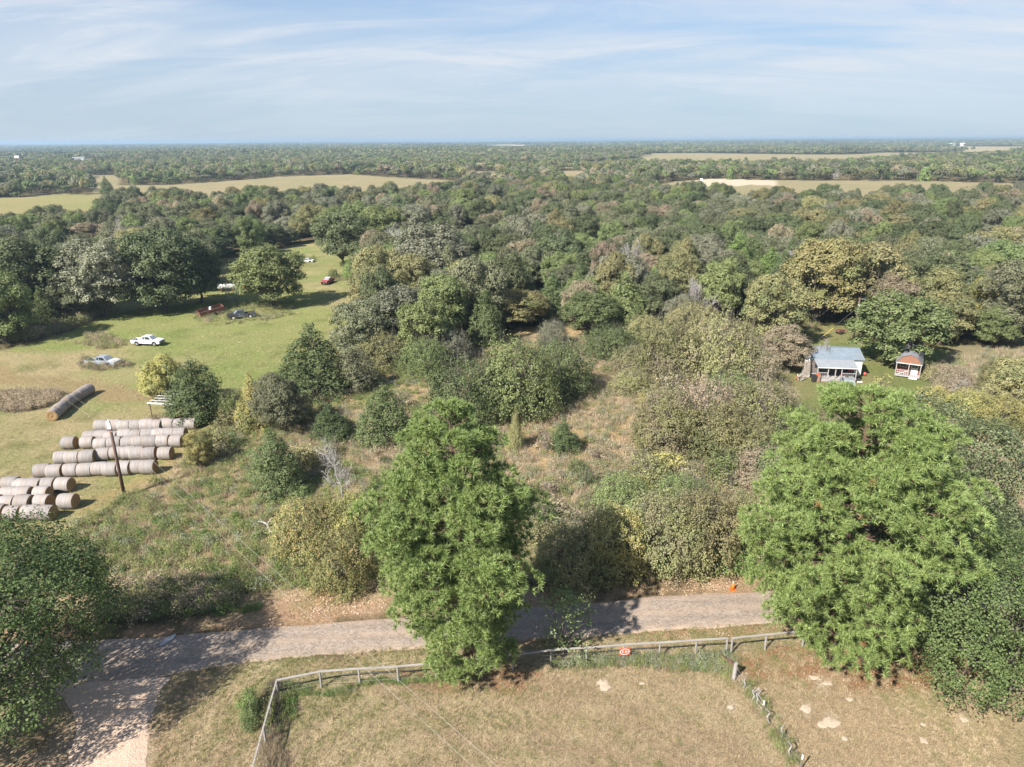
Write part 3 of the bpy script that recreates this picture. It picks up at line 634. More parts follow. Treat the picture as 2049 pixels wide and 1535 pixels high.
# near broadleaf trees, with finer leaves of their own
def near_oak(seed, loc, H, W, lobes, per, leaf, mat, label, base=.2, k=8, top=.9, trunk=.32):
    cr, tr = oak_meshes(seed, H, W, lobes, per, leaf, k, base, trunk, top=top); e = empty('oak_tree', loc, 0, label, 'tree'); NTREE[0] += 1
    link('trunk', tr, e, mat=None); link('crown', cr, e, mat=LM[mat]); HERO.append((loc[0], loc[1], W/2)); return e
near_oak(201, (-31.6, 32.8, 0), 12.2, 15.2, 120, 58, .15, 'deep', 'dark green oak at the left edge, shading the road and dirt drive', .12)
near_oak(202, (30.6, 38.0, 0), 10.0, 14.5, 110, 62, .135, 'deep', 'low spreading oak at the right edge beside the broad pine, overhanging the lawn', .03)
near_oak(203, (33.5, 50.5, 0), 13.6, 14.0, 80, 40, .17, 'dark', 'tall dark oak behind the broad pine at the right edge', .1)
near_oak(204, (25.5, 53.0, 0), 11.0, 9.5, 56, 44, .20, 'dark', 'oak crown filling the gap just right of the broad pine top', .15)
near_oak(205, (3.7, 38.9, 0), 5.2, 3.8, 30, 60, .15, 'green', 'slender broadleaf tree tucked against the right side of the narrower pine', .08, 5, .9, .09)
e = T('bare', 0, 2052, 1290, 985, 190, 'oak', 'bare grey limbs showing in a gap of the right-hand oaks'); e.scale = (1.0, 1.0, .95)
# pasture and its edges
for a in (
 ('cedar', 0, 632, 802, 645, 142, 'cedar', 'pointed dark cedar at the right edge of the mown pasture'),
 ('cedar', 1, 712, 790, 690, 100, 'oak', 'rounded cedar just right of the pointed cedar by the pasture'),
 ('oak', 0, 546, 612, 487, 138, 'green', 'lone round oak in the pasture right of the rusty trailer'),
 ('oak', 1, 212, 634, 474, 140, 'grey', 'oak with a straight pale trunk standing at the pasture corner'),
 ('oak', 2, 330, 622, 455, 165, 'dark', 'large dark oak overhanging the pasture left of the rusty trailer'),
 ('oak', 4, 402, 606, 478, 92, 'oak', 'oak leaning over the white tank behind the rusty trailer'),
 ('oak', 4, 55, 640, 470, 175, 'dark', 'dark oak above the weeds at the left edge, behind the pipe gate'),
 ('oak', 5, 128, 628, 512, 100, 'dark', 'low dark oak between the gate and the pale-trunked oak'),
 ('bare', 1, 455, 602, 530, 42, 'oak', 'small dead tree with drooping twigs in front of the white tank'),
 ('oak', 3, 690, 530, 415, 112, 'dark', 'dark round oak at the back edge of the pasture above the bright bush'),
 ('oak', 5, 768, 500, 408, 100, 'green', 'green oak behind the pasture, right of the dark round one'),
 ('oak', 1, 860, 585, 440, 150, 'grey', 'big silvery oak crown rising above the thicket in the middle'),
 ('oak', 0, 756, 650, 528, 104, 'olive', 'grey-green elm at the pasture edge below the silvery oak'),
 ('oak', 2, 800, 700, 570, 128, 'grey', 'broad grey-green tree with pale limbs in the middle thicket'),
 ('oak', 4, 880, 690, 545, 120, 'green', 'olive grey tree right of the broad pale-limbed one'),
 ('oak', 0, 955, 670, 510, 116, 'oak', 'dark feathery tree on the ridge of the middle thicket'),
 ('oak', 3, 1010, 640, 505, 104, 'dark', 'dark tree beside the feathery one, above the cedars'),
 ('cedar', 2, 1045, 640, 520, 76, 'cedar', 'upright green cedar left of the dark cedar pair'),
 ('cedar', 0, 1105, 645, 545, 92, 'cedar', 'dense dark cedar in the middle of the back thicket'),
 ('cedar', 1, 1150, 620, 545, 62, 'green', 'lighter cedar between the dark cedar and the tall thin tree'),
 ('cedar', 2, 1246, 660, 540, 110, 'green', 'wide pale green cedar behind the tan clearing'),
 ('oak', 1, 1178, 668, 578, 112, 'cedar', 'round cedar-green tree left of the wide pale cedar'),
 ('bare', 2, 1262, 590, 468, 66, 'oak', 'bare grey tree standing out of the woods above the wide pale cedar'),
 ('bare', 0, 1138, 560, 462, 60, 'oak', 'bare whitish tree above the lighter cedar'),
 ('oak', 2, 1208, 600, 480, 60, 'tan', 'tall thin tree with a pale trunk and tan leaves'),
 ('bare', 1, 1592, 560, 474, 62, 'oak', 'leafless grey tree in the woods behind the brown thicket'),
 ('bare', 2, 1056, 452, 398, 110, 'oak', 'wide grove of bare grey branches far in the woods'),
 ('bare', 1, 258, 530, 430, 46, 'oak', 'bare grey tree in the left woods above the pale-trunked oak'),
 ('oak', 5, 332, 816, 712, 84, 'yellow', 'yellow-green tree beside the roofless shed frame'),
 ('cedar', 1, 402, 856, 716, 122, 'cedar', 'dark round cedar hiding the end of the shed frame'),
 ('oak', 2, 402, 932, 862, 60, 'yellow', 'small yellow-leaved tree at the end of the hay rows'),
 ('cedar', 2, 512, 862, 744, 70, 'yellow', 'yellowing tree between the shed and the pointed cedar'),
 ('oak', 4, 566, 866, 748, 100, 'oak', 'grey-green bushy tree left of the pointed cedar'),
 ('cedar', 1, 775, 894, 768, 112, 'cedar', 'round cedar bush on the dry slope behind the narrower pine'),
 ('cedar', 2, 664, 888, 806, 82, 'cedar', 'small round cedar left of the slope cedar'),
 ('cedar', 1, 558, 996, 858, 104, 'cedar', 'egg-shaped cedar standing alone above the weedy slope'),
 ('cedar', 2, 1128, 912, 836, 66, 'cedar', 'small dark cedar alone in the dry brush right of the narrower pine'),
 ('cedar', 0, 1032, 900, 808, 30, 'olive', 'thin pale young cedar in the dry brush'),
 ('oak', 0, 1545, 690, 545, 120, 'olive', 'olive green tree behind the cabin chimney'),
 ('oak', 5, 1630, 646, 470, 150, 'rust', 'tall tan-topped oak behind the cabin'),
 ('oak', 2, 1720, 640, 480, 150, 'olive', 'tall olive oak behind the utility pole'),
 ('oak', 3, 1790, 728, 582, 175, 'green', 'green shade tree between the cabin and the barn-roofed shed'),
 ('oak', 1, 1858, 668, 530, 110, 'olive', 'green oak behind the barn-roofed shed'),
 ('oak', 4, 1940, 668, 552, 82, 'yellow', 'bright yellow-green tree at the right woods edge'),
 ('oak', 2, 2010, 690, 520, 130, 'oak', 'dark oak at the right border behind the dry lawn'),
 ('oak', 5, 1985, 694, 610, 80, 'green', 'low green tree below the dark oak at the right border'),
 ('cedar', 2, 1610, 640, 545, 70, 'dark', 'dark tree at the back of the cabin lawn'),
 ('cedar', 0, 1470, 560, 466, 72, 'bright', 'bright green cedar standing out of the right woods'),
 ('cedar', 1, 1536, 575, 490, 64, 'bright', 'bright green cedar near the leafless tree'),
 ('cedar', 0, 215, 390, 352, 26, 'cedar', 'pointed cedar beside the far tan field'),
 ('oak', 1, 608, 450, 400, 46, 'rust', 'brownish tree in the woods behind the pasture'),
 ('oak', 2, 2012, 840, 715, 110, 'olive', 'olive tree at the right border beyond the yellow brush'),
 ('oak', 3, 1572, 742, 645, 92, 'tan', 'grey-brown tree leaning over the cabin roof'),
):
    T(*a)
for a in (
 (3, 940, 862, 722, 165, 'cedar', 'large dark evergreen bush, left half of the middle clump'),
 (2, 1035, 850, 682, 170, 'green', 'large green bush, right half of the middle clump'),
 (1, 1120, 805, 680, 140, 'cedar', 'dark round evergreen bush at the right end of the middle clump'),
 (0, 706, 560, 506, 40, 'bright', 'bright green round bush at the back of the pasture'),
 (1, 668, 560, 528, 22, 'green', 'thin green sapling beside the red wreck'),
 (2, 1330, 922, 780, 135, 'hedge', 'olive brown thicket bush, left end of the group before the cabin'),
 (3, 1400, 905, 730, 140, 'tan', 'tan brown bush behind the olive brown thicket bush'),
 (4, 1432, 935, 790, 130, 'olive', 'olive bush in the middle of the thicket before the cabin'),
 (0, 1505, 900, 755, 150, 'hedge', 'wide olive bush at the right end of the thicket before the cabin'),
 (1, 1335, 770, 640, 130, 'hedge', 'tan bush on the back side of the brown thicket'),
 (2, 1440, 790, 622, 150, 'hedge', 'large brown-tinged bush at the top of the brown thicket'),
 (3, 1500, 790, 690, 110, 'tan', 'brown bush left of the cabin'),
 (4, 1380, 700, 604, 110, 'olive', 'olive bush behind the brown thicket'),
 (0, 1290, 700, 630, 90, 'olive', 'olive bush right of the tan clearing'),
 (1, 1214, 726, 650, 110, 'cedar', 'low dark bush behind the tan clearing'),
 (2, 1250, 700, 655, 50, 'dark', 'small dark bush at the top of the tan clearing'),
 (3, 1105, 700, 640, 60, 'grey', 'grey bush on the edge of the reddish bare strip'),
 (1, 1222, 1170, 985, 150, 'yellow', 'roadside bush in the shadow of the narrower pine'),
 (2, 1318, 1160, 950, 160, 'hedge', 'tall olive roadside bush right of the shaded one'),
 (3, 1408, 1150, 935, 160, 'olive', 'pale olive roadside bush next to the broad pine'),
 (4, 1462, 1155, 1080, 90, 'bright', 'low bright green bush at the roadside before the broad pine'),
 (0, 1385, 1162, 1070, 80, 'hedge', 'small olive bush between the roadside bushes'),
 (1, 1498, 1130, 930, 130, 'olive', 'olive bush behind the left side of the broad pine'),
 (0, 1130, 1190, 1000, 130, 'olive', 'shaded bush directly right of the narrower pine'),
 (2, 612, 1130, 985, 120, 'mixed', 'yellow-spotted bush at the left end of the roadside hedge'),
 (3, 690, 1200, 1040, 130, 'mixed', 'yellow-green bush right at the road beside the narrower pine'),
 (4, 715, 1110, 900, 120, 'yellow', 'tall yellow-green bush behind the left side of the narrower pine'),
 (0, 655, 1110, 960, 110, 'mixed', 'bush with orange leaves left of the narrower pine'),
 (1, 820, 1190, 1040, 110, 'green', 'green bush behind the narrower pine'),
 (2, 505, 1440, 1350, 50, 'bright', 'leafy green bush outside the fence corner'),
 (3, 508, 1462, 1400, 46, 'green', 'second leafy bush outside the fence corner, nearer the camera'),
 (2, 2000, 800, 715, 90, 'olive', 'olive bush in the dry lawn at the right border'),
 (3, 1930, 860, 780, 90, 'yellow', 'yellow-leaved bush with pale stems right of the broad pine top'),
 (4, 1985, 880, 790, 100, 'yellow', 'yellow bush near the right border above the oaks'),
 (0, 1860, 840, 745, 70, 'yellow', 'yellow-green bush just above the broad pine'),
 (1, 1760, 800, 745, 50, 'yellow', 'small yellow bush on the lawn in front of the cabin'),
 (2, 1900, 800, 738, 80, 'tan', 'tan bush on the lawn right of the shed'),
 (4, 1862, 765, 728, 40, 'olive', 'scrubby bush at the right side of the barn-roofed shed'),
 (0, 1552, 838, 765, 80, 'tan', 'pinkish tan bush at the edge of the cabin yard'),
 (3, 470, 850, 780, 80, 'green', 'green bush behind the small yellow-leaved tree'),
 (4, 600, 850, 770, 60, 'olive', 'olive bush against the foot of the pointed cedar'),
 (2, 770, 745, 668, 110, 'olive', 'olive bush in front of the broad pale-limbed tree'),
 (3, 850, 760, 680, 100, 'green', 'green bush on the near edge of the middle thicket'),
 (1, 905, 735, 660, 90, 'grey', 'grey bush on the near edge of the middle thicket'),
 (4, 440, 905, 850, 60, 'olive', 'olive bush right of the small yellow-leaved tree'),
 (0, 610, 950, 880, 80, 'olive', 'olive bush right of the egg-shaped cedar'),
):
    v, px, pb, pt, pw, mat, lab = a
    S(v, px, pb, pt, pw, mat, lab, src=THIN if mat in ('tan', 'yellow') and v % 2 else SHRUB)
tb = T('bare', 0, 690, 1010, 872, 70, 'oak', 'dead branching shrub with pale twigs left of the narrower pine')
T('bare', 1, 1640, 745, 672, 50, 'oak', 'bare twiggy branches over the left end of the cabin roof')
T('bare', 2, 1905, 800, 752, 46, 'oak', 'bare pale stems among the yellow brush')
# ------------------------------------------------------------------ self-sown scrub in the brush plot
_q = at(1596, 772); HERO.append((_q.x, _q.y, 8)); _q = at(1560, 745); HERO.append((_q.x, _q.y, 4))
rng = RS(77); HA = lambda: np.array(HERO)
def free(x, y, k=.8, m=0):
    h = HA(); return not np.any(np.hypot(h[:, 0]-x, h[:, 1]-y) < h[:, 2]*k+m)
scr = []
for _ in range(12000):
    x, y = (rng.uniform(-40, 110), rng.uniform(46, 118)) if _ > 2500 else (rng.uniform(0, 24), rng.uniform(48, 66))
    if _ < 2500 and len(scr) > 42: continue
    if len(scr) >= 240: break
    if not in_poly(np.array([x]), np.array([y]), BRUSH)[0]: continue
    px, py, _d = proj(x, y, 0)
    if px < 200 or px > 2080: continue
    if py > (1150 if px > 1060 else 1110): continue
    if px < 560 and py > 930: continue
    if any(in_poly(np.array([x]), np.array([y]), p)[0] for p in DRYPATCH) and rng.rand() > .18: continue
    dens = .95 if (px > 1060 and py > 930) else .34+.60*(px > 1240)
    if rng.rand() > dens or not free(x, y, .75, .2): continue
    s = rng.uniform(1.2, 3.0)*(1.25 if px > 1240 else .8)*(.62 if px > 1700 else 1)*rng.choice([.75, 1, 1.25])
    scr.append((x, y, s)); HERO.append((x, y, s*.4))
scr.sort(key=lambda q: q[1])
ordn = ['first', 'second', 'third', 'fourth', 'fifth', 'sixth', 'seventh', 'eighth', 'ninth', 'tenth', 'eleventh', 'twelfth', 'thirteenth', 'fourteenth', 'fifteenth', 'sixteenth', 'seventeenth', 'eighteenth', 'nineteenth', 'twentieth']
def nth(i):
    if i < 20: return ordn[i]
    t = {2: 'twenty', 3: 'thirty', 4: 'forty', 5: 'fifty', 6: 'sixty'}[(i+1)//10]; return t+('-'+ordn[(i+1) % 10-1] if (i+1) % 10 else 'th')
def row_labels(items, bands, zone_of, desc, fmt):
    """items: (x,y,...) -> unique label from its row and its place in the row"""
    key = {}; 
    for i, q in enumerate(items):
        z = zone_of(q); r = int(np.searchsorted(bands, q[1])); key.setdefault((z, r), []).append(i)
    out = [None]*len(items)
    for (z, r), ii in key.items():
        ii.sort(key=lambda i: items[i][0]/max(items[i][1], 1))
        for k, i in enumerate(ii): out[i] = fmt(desc(items[i]), z, nth(r), nth(k))
    return out
mats_s = []
for x, y, s in scr:
    px = proj(x, y)[0]; r = rng.rand()
    mats_s.append(('tan' if r < .26 else 'hedge' if r < .58 else 'olive' if r < .80 else 'yellow' if r < .86 else 'green') if px > 1240 else ('olive' if r < .3 else 'tan' if r < .6 else 'green' if r < .8 else 'cedar'))
DS = {'tan': 'tan leafed', 'hedge': 'mottled olive', 'olive': 'olive', 'grey': 'greyish', 'yellow': 'yellowish', 'green': 'green', 'cedar': 'dark green'}
it = [(x, y, s, m_) for (x, y, s), m_ in zip(scr, mats_s)]
def zs_(q):
    px = proj(q[0], q[1])[0]; return 'left of the narrow pine' if px < 850 else 'between the two big pines' if px < 1560 else 'beside the shed lawn'
lab = row_labels(it, [56, 64, 72, 80, 88, 96, 104, 112], zs_, lambda q: DS[q[3]], lambda d, z, r, k: f'{d} bush {z}, row {r}, {k} from left')
for q, l_ in zip(it, lab):
    add_shrub(THIN if q[3] == 'tan' or rng.rand() < .3 else SHRUB, rng.randint(5), q[0], q[1], q[2]*rng.uniform(.75, 1.1), q[2]*rng.uniform(1.2, 1.7), q[3], l_, 'scrub bushes on the dry slope')
# ------------------------------------------------------------------ woods
def blocked(x, y):
    r = in_poly(x, y, PASTURE) | in_poly(x, y, CABINLAWN) | in_poly(x, y, BRUSH) | in_poly(x, y, FORE) | in_poly(x, y, SHOULDER) | in_poly(x, y, DRYLAWN)
    r |= field_at(x, y) > 0
    r |= far_clear(x, y) & (y < 9000)
    return r
def sow(y0, y1, sp, seed):
    g = RS(seed); ys = np.arange(y0, y1, sp); xs = np.arange(-(y1*1.03+60), y1*1.03+60, sp); X, Y = np.meshgrid(xs, ys); x = (X+(g.rand(*X.shape)-.5)*sp*.9).ravel(); y = (Y+(g.rand(*Y.shape)-.5)*sp*.9).ravel()
    k = (np.abs(x) < y*1.02+50) & ~blocked(x, y); return x[k], y[k]
x1, y1 = sow(60, 300, 7.4, 1)
k = np.array([free(a, b, .62, 1.5) for a, b in zip(x1, y1)]); x1, y1 = x1[k], y1[k]
px1 = np.array([proj(a, b, 8)[0] for a, b in zip(x1, y1)]); infr = (px1 > -60) & (px1 < 2110)
order = np.argsort(np.where(infr, y1, 1e6)); NA = 296-NTREE[0]-3
pick = order[:NA]; rest = order[NA:]
g = RS(5)
def species(x, y):
    a = fbm(x, y, 45, 91, 2); r = g.rand(len(x)); s = np.zeros(len(x), int); px = x/y
    s[:] = 0
    s = np.where(r < .26, 1, s); s = np.where((r > .26) & (r < .42), 2, s); s = np.where((r > .80) & (r < .87), 3, s)
    s = np.where((r > .45) & (r < .52+.22*(a > .55)), 4, s); s = np.where((r > .925) & (r < .968), 5, s); s = np.where((r > .87) & (r < .925), 6, s); s = np.where(r > .982, 7, s); s = np.where((r > .60) & (r < .70), 8, s); s = np.where((r > .588) & (r < .60), 9, s)
    return s
SPEC = [('oak', 'oak', 'grey-green oak'), ('oak', 'dark', 'dark green oak'), ('oak', 'green', 'green oak'), ('cedar', 'cedar', 'dark cedar'), ('oak', 'olive', 'yellowish olive tree'), ('bare', 'oak', 'bare grey tree'), ('oak', 'tan', 'tan brown tree'), ('cedar', 'bright', 'bright green cedar'), ('oak', 'grey', 'silvery grey oak'), ('oak', 'rust', 'brownish olive tree')]
sp = species(x1, y1)
it = [(x1[i], y1[i], int(sp[i])) for i in pick]
def zt(q):
    px = proj(q[0], q[1], 8)[0]
    return 'beyond the left pasture' if px < 560 else 'behind the middle thicket' if px < 1120 else 'behind the brown thicket' if px < 1560 else 'behind the cabin and shed'
lab = row_labels(it, list(range(112, 400, 12)), zt, lambda q: SPEC[q[2]][2], lambda d, z, r, k: f'{d} {z}, {r} row, {k} from left')
for q, l_ in zip(it, lab):
    kd, mt, _ = SPEC[q[2]]; h = g.uniform(7.0, 13.0); w = g.uniform(6.5, 12.5)
    if kd == 'cedar': h = g.uniform(7.5, 11); w = h*.62
    if kd == 'bare': w = h*.75
    add_tree(kd, g.randint(6), q[0], q[1], h, w, mt, l_, 'trees in the near woods', z=float(landz(q[0], q[1])), barkm=M_barkpale if kd == 'oak' and g.rand() < .3 else None)
# the rest of the woods to the horizon: one mass of instanced trees
src = bpy.data.collections.new('woodland_sources')
def srcobj(parts, mats):
    me = np_mesh('tree', parts); 
    for m_ in mats: me.materials.append(m_)
    o = bpy.data.objects.new('t%03d' % len(src.objects), me); src.objects.link(o); return len(src.objects)-1
def arr(me):
    V = np.zeros(len(me.vertices)*3, np.float32); me.vertices.foreach_get('co', V); F = np.zeros(len(me.loops), np.int32); me.loops.foreach_get('vertex_index', F)
    return V.reshape(-1, 3), F.reshape(-1, 4)
MID = {}
for kd, mt in (('oak', 'oak'), ('oak', 'dark'), ('oak', 'green'), ('cedar', 'cedar'), ('oak', 'olive'), ('bare', 'oak'), ('oak', 'tan'), ('cedar', 'bright'), ('oak', 'grey'), ('oak', 'rust')):
    S_ = {'oak': OAK, 'cedar': CEDAR, 'bare': BARE_T}[kd]; L = []
    for j in ((0, 3) if kd == 'oak' and mt in ('oak', 'dark', 'green', 'olive') else (0,)):
        c, t = S_[(j+len(MID)) % len(S_)]; a, f = arr(c); a2, f2 = arr(t)
        o = bpy.data.objects.new('t%03d' % len(src.objects), np_mesh('tree', [(a, f, 0), (a2, f2, 1)])); o.data.materials.append(M_dead if kd == 'bare' else LM[mt]); o.data.materials.append(M_dead if kd == 'bare' else M_bark)
        src.objects.link(o); L.append(len(src.objects)-1)
    MID[len(MID)] = L
def simple_tree(rng, H, W, n, leaf, kd='oak'):
    C = []; Rr = []
    for i in range(11 if kd == 'oak' else 8):
        if kd == 'oak':
            d = rdir(rng, 1)[0]; d[2] = abs(d[2])*.9-.25; C.append(np.array([d[0]*W*.33, d[1]*W*.33, H*.60+d[2]*H*.30])); Rr.append(W*rng.uniform(.16, .25))
        else:
            t = i/8; C.append(np.array([rng.normal()*.4, rng.normal()*.4, H*(.15+.75*t)])); Rr.append(W*.5*(1-t*.85))
    P = []; D = []
    for c, r in zip(C, Rr):
        d = rdir(rng, n//len(C)); P.append(c+d*r*np.array([1, 1, .8])); D.append(d)
    P = np.concatenate(P); D = unit(np.concatenate(D)+rdir(rng, len(P))*.6+np.array([0, 0, .4])); return leaf_quads(rng, P, D, leaf, .8)
FARM = {0: FARLEAF, 1: LM['dark'], 2: LM['green'], 3: LM['cedar'], 4: LM['olive'], 5: M_dead, 6: LM['tan'], 7: LM['bright'], 8: LM['grey'], 9: LM['rust']}
FAR = {}
rg = RS(3)
for s_ in range(10):
    L = []
    for j in range(2):
        if s_ == 5:
            c, t = BARE_T[j]; a, f = arr(c); o = bpy.data.objects.new('t%03d' % len(src.objects), np_mesh('tree', [(a, f, 0)])); o.data.materials.append(M_dead)
        else:
            V, F = simple_tree(rg, 12, 10, 620, .95, 'cedar' if s_ in (3, 7) else 'oak'); vt, ft = segs_mesh([((0, 0, -.5), (0, 0, 6), .25, .15)], 3)
            o = bpy.data.objects.new('t%03d' % len(src.objects), np_mesh('tree', [(V, F, 0), (vt, ft, 1)])); o.data.materials.append(FARM[s_]); o.data.materials.append(M_bark)
        src.objects.link(o); L.append(len(src.objects)-1)
    FAR[s_] = L
PATCH = []
for j in range(4):
    parts = []; mats = [FARLEAF, LM['dark'], LM['green'], LM['olive'], LM['tan'], LM['cedar']]
    for q in range(46):
        V, F = simple_tree(rg, rg.uniform(8, 14), rg.uniform(9, 13), 70, 2.6); V = V+np.array([rg.uniform(-33, 33), rg.uniform(-33, 33), -.5]); parts.append((V, F, int(rg.choice([0, 0, 0, 1, 1, 2, 3, 4, 5]))))
    me = np_mesh('grove', parts)
    for m_ in mats: me.materials.append(m_)
    o = bpy.data.objects.new('t%03d' % len(src.objects), me); src.objects.link(o); PATCH.append(len(src.objects)-1)
def scatter(name, pts, rot, scl, idx, coll, kind='stuff', label=None, cat=None, group=None):
    me = bpy.data.meshes.new(name); me.vertices.add(len(pts)); me.vertices.foreach_set('co', np.asarray(pts, np.float32).ravel())
    for nm, ty, d, key in (('rot', 'FLOAT_VECTOR', rot, 'vector'), ('scl', 'FLOAT_VECTOR', scl, 'vector'), ('idx', 'INT', idx, 'value')):
        a = me.attributes.new(nm, ty, 'POINT'); a.data.foreach_set(key, np.asarray(d, np.int32 if ty == 'INT' else np.float32).ravel())
    o = bpy.data.objects.new(name, me); COL.objects.link(o); tag(o, label, cat, group, kind)
    ng = bpy.data.node_groups.new(name, 'GeometryNodeTree'); ng.interface.new_socket('Geometry', in_out='INPUT', socket_type='NodeSocketGeometry'); ng.interface.new_socket('Geometry', in_out='OUTPUT', socket_type='NodeSocketGeometry')
    n, l = ng.nodes, ng.links; gi = n.new('NodeGroupInput'); go = n.new('NodeGroupOutput'); ip = n.new('GeometryNodeInstanceOnPoints'); ci = n.new('GeometryNodeCollectionInfo')
    ci.inputs['Collection'].default_value = coll; ci.inputs['Separate Children'].default_value = True; ci.inputs['Reset Children'].default_value = True
    def na(nm, ty):
        q = n.new('GeometryNodeInputNamedAttribute'); q.data_type = ty; q.inputs['Name'].default_value = nm; return q.outputs['Attribute']
    l.new(gi.outputs[0], ip.inputs['Points']); l.new(ci.outputs[0], ip.inputs['Instance']); ip.inputs['Pick Instance'].default_value = True
    l.new(na('idx', 'INT'), ip.inputs['Instance Index']); e2 = n.new('FunctionNodeEulerToRotation'); l.new(na('rot', 'FLOAT_VECTOR'), e2.inputs[0]); l.new(e2.outputs[0], ip.inputs['Rotation'])
    l.new(na('scl', 'FLOAT_VECTOR'), ip.inputs['Scale']); l.new(ip.outputs[0], go.inputs[0])
    md = o.modifiers.new('scatter', 'NODES'); md.node_group = ng; return o
Px = []; Ps = []; Pi = []
def push(x, y, s, table, hs=1., vis=None):
    n = len(x); h = g.uniform(.5, 1.12, n)*hs; w = g.uniform(.62, 1.28, n); ced = np.isin(s, (3, 7)); w = np.where(ced, w*.95, w); h = np.where(ced & (table is MID), h*1.05, h)
    Px.append(np.stack([x, y, landz(x, y)-.1], 1)); Ps.append(np.stack([w, w, h], 1)); Pi.append(np.array([table[int(q)][g.randint(len(table[int(q)]))] for q in s]))
push(x1[rest], y1[rest], sp[rest], MID)
x2, y2 = sow(300, 470, 8.0, 2); push(x2, y2, species(x2, y2), MID)
x3, y3 = sow(470, 1500, 9.0, 3); push(x3, y3, species(x3, y3), FAR)
for y0, y1_, sp_, sc in ((1500, 3600, 52, 1.0), (3600, 12500, 130, 2.6)):
    xx, yy = sow(y0, y1_, sp_, int(y0)); n = len(xx); Px.append(np.stack([xx, yy, landz(xx, yy)-.2], 1)); Ps.append(np.stack([np.full(n, sc), np.full(n, sc), g.uniform(.65, 1.35, n)*(1.0 if sc < 2 else 1.25)], 1)); Pi.append(np.array(PATCH)[g.randint(4, size=n)])
Px = np.concatenate(Px); Ps = np.concatenate(Ps); Pi = np.concatenate(Pi); rot = np.zeros((len(Px), 3)); rot[:, 2] = g.rand(len(Px))*6.283
scatter('distant_woods', Px, rot, Ps, Pi, src, label='wooded country rolling back to the horizon', cat='woods')
print('woods instances', len(Px), 'trees', NTREE, NA)
# ------------------------------------------------------------------ hay bales
M_wrap = None
def wrapmat():
    m, n, l = newmat('net_wrap'); out = N(n, 'ShaderNodeOutputMaterial'); b = N(n, 'ShaderNodeBsdfPrincipled'); tcn = N(n, 'ShaderNodeTexCoord'); oi = N(n, 'ShaderNodeObjectInfo')
    mp = N(n, 'ShaderNodeMapping'); mp.inputs['Scale'].default_value = (7, .5, .5); l.new(tcn.outputs['Object'], mp.inputs['Vector'])
    ad = N(n, 'ShaderNodeVectorMath', operation='ADD'); cb = N(n, 'ShaderNodeCombineXYZ'); mm = N(n, 'ShaderNodeMath', operation='MULTIPLY'); mm.inputs[1].default_value = 60; l.new(oi.outputs['Random'], mm.inputs[0]); l.new(mm.outputs[0], cb.inputs[0]); l.new(mp.outputs[0], ad.inputs[0]); l.new(cb.outputs[0], ad.inputs[1])
    f = noise(n, l, ad.outputs[0], 1.3, 4, .65); c = mixc(n, l, mrange(n, l, f, .35, .65), (.205, .178, .162), (.300, .272, .256))
    f2 = noise(n, l, ad.outputs[0], .45, 3); c = mixc(n, l, mrange(n, l, f2, .5, .68, 0, .7), c, (.265, .20, .145))
    c2 = N(n, 'ShaderNodeHueSaturation'); l.new(c, c2.inputs['Color']); l.new(mrange(n, l, oi.outputs['Random'], 0, 1, .85, 1.12), c2.inputs['Value'])
    l.new(c2.outputs[0], b.inputs['Base Color']); b.inputs['Roughness'].default_value = .7; b.inputs['Specular IOR Level'].default_value = .3
    bn = N(n, 'ShaderNodeBump', Strength=.5, Distance=.03); l.new(noise(n, l, tcn.outputs['Object'], 9, 4), bn.inputs['Height']); l.new(bn.outputs[0], b.inputs['Normal']); l.new(b.outputs[0], out.inputs['Surface']); return m
def hayend():
    m, n, l = newmat('hay_end'); out = N(n, 'ShaderNodeOutputMaterial'); b = N(n, 'ShaderNodeBsdfDiffuse'); tcn = N(n, 'ShaderNodeTexCoord')
    mp = N(n, 'ShaderNodeMapping'); mp.inputs['Scale'].default_value = (.001, 1, 1); l.new(tcn.outputs['Object'], mp.inputs['Vector'])
    w = N(n, 'ShaderNodeTexWave', wave_type='RINGS', rings_direction='X'); w.inputs['Scale'].default_value = 2.6; w.inputs['Distortion'].default_value = 4; w.inputs['Detail'].default_value = 3; l.new(mp.outputs[0], w.inputs['Vector'])
    c = mixc(n, l, w.outputs['Fac'], (.20, .125, .060), (.42, .29, .15)); l.new(c, b.inputs['Color']); bn = N(n, 'ShaderNodeBump', Strength=.7, Distance=.05); l.new(w.outputs['Fac'], bn.inputs['Height']); l.new(bn.outputs[0], b.inputs['Normal']); l.new(b.outputs[0], out.inputs['Surface']); return m
M_wrap, M_hay = wrapmat(), hayend()
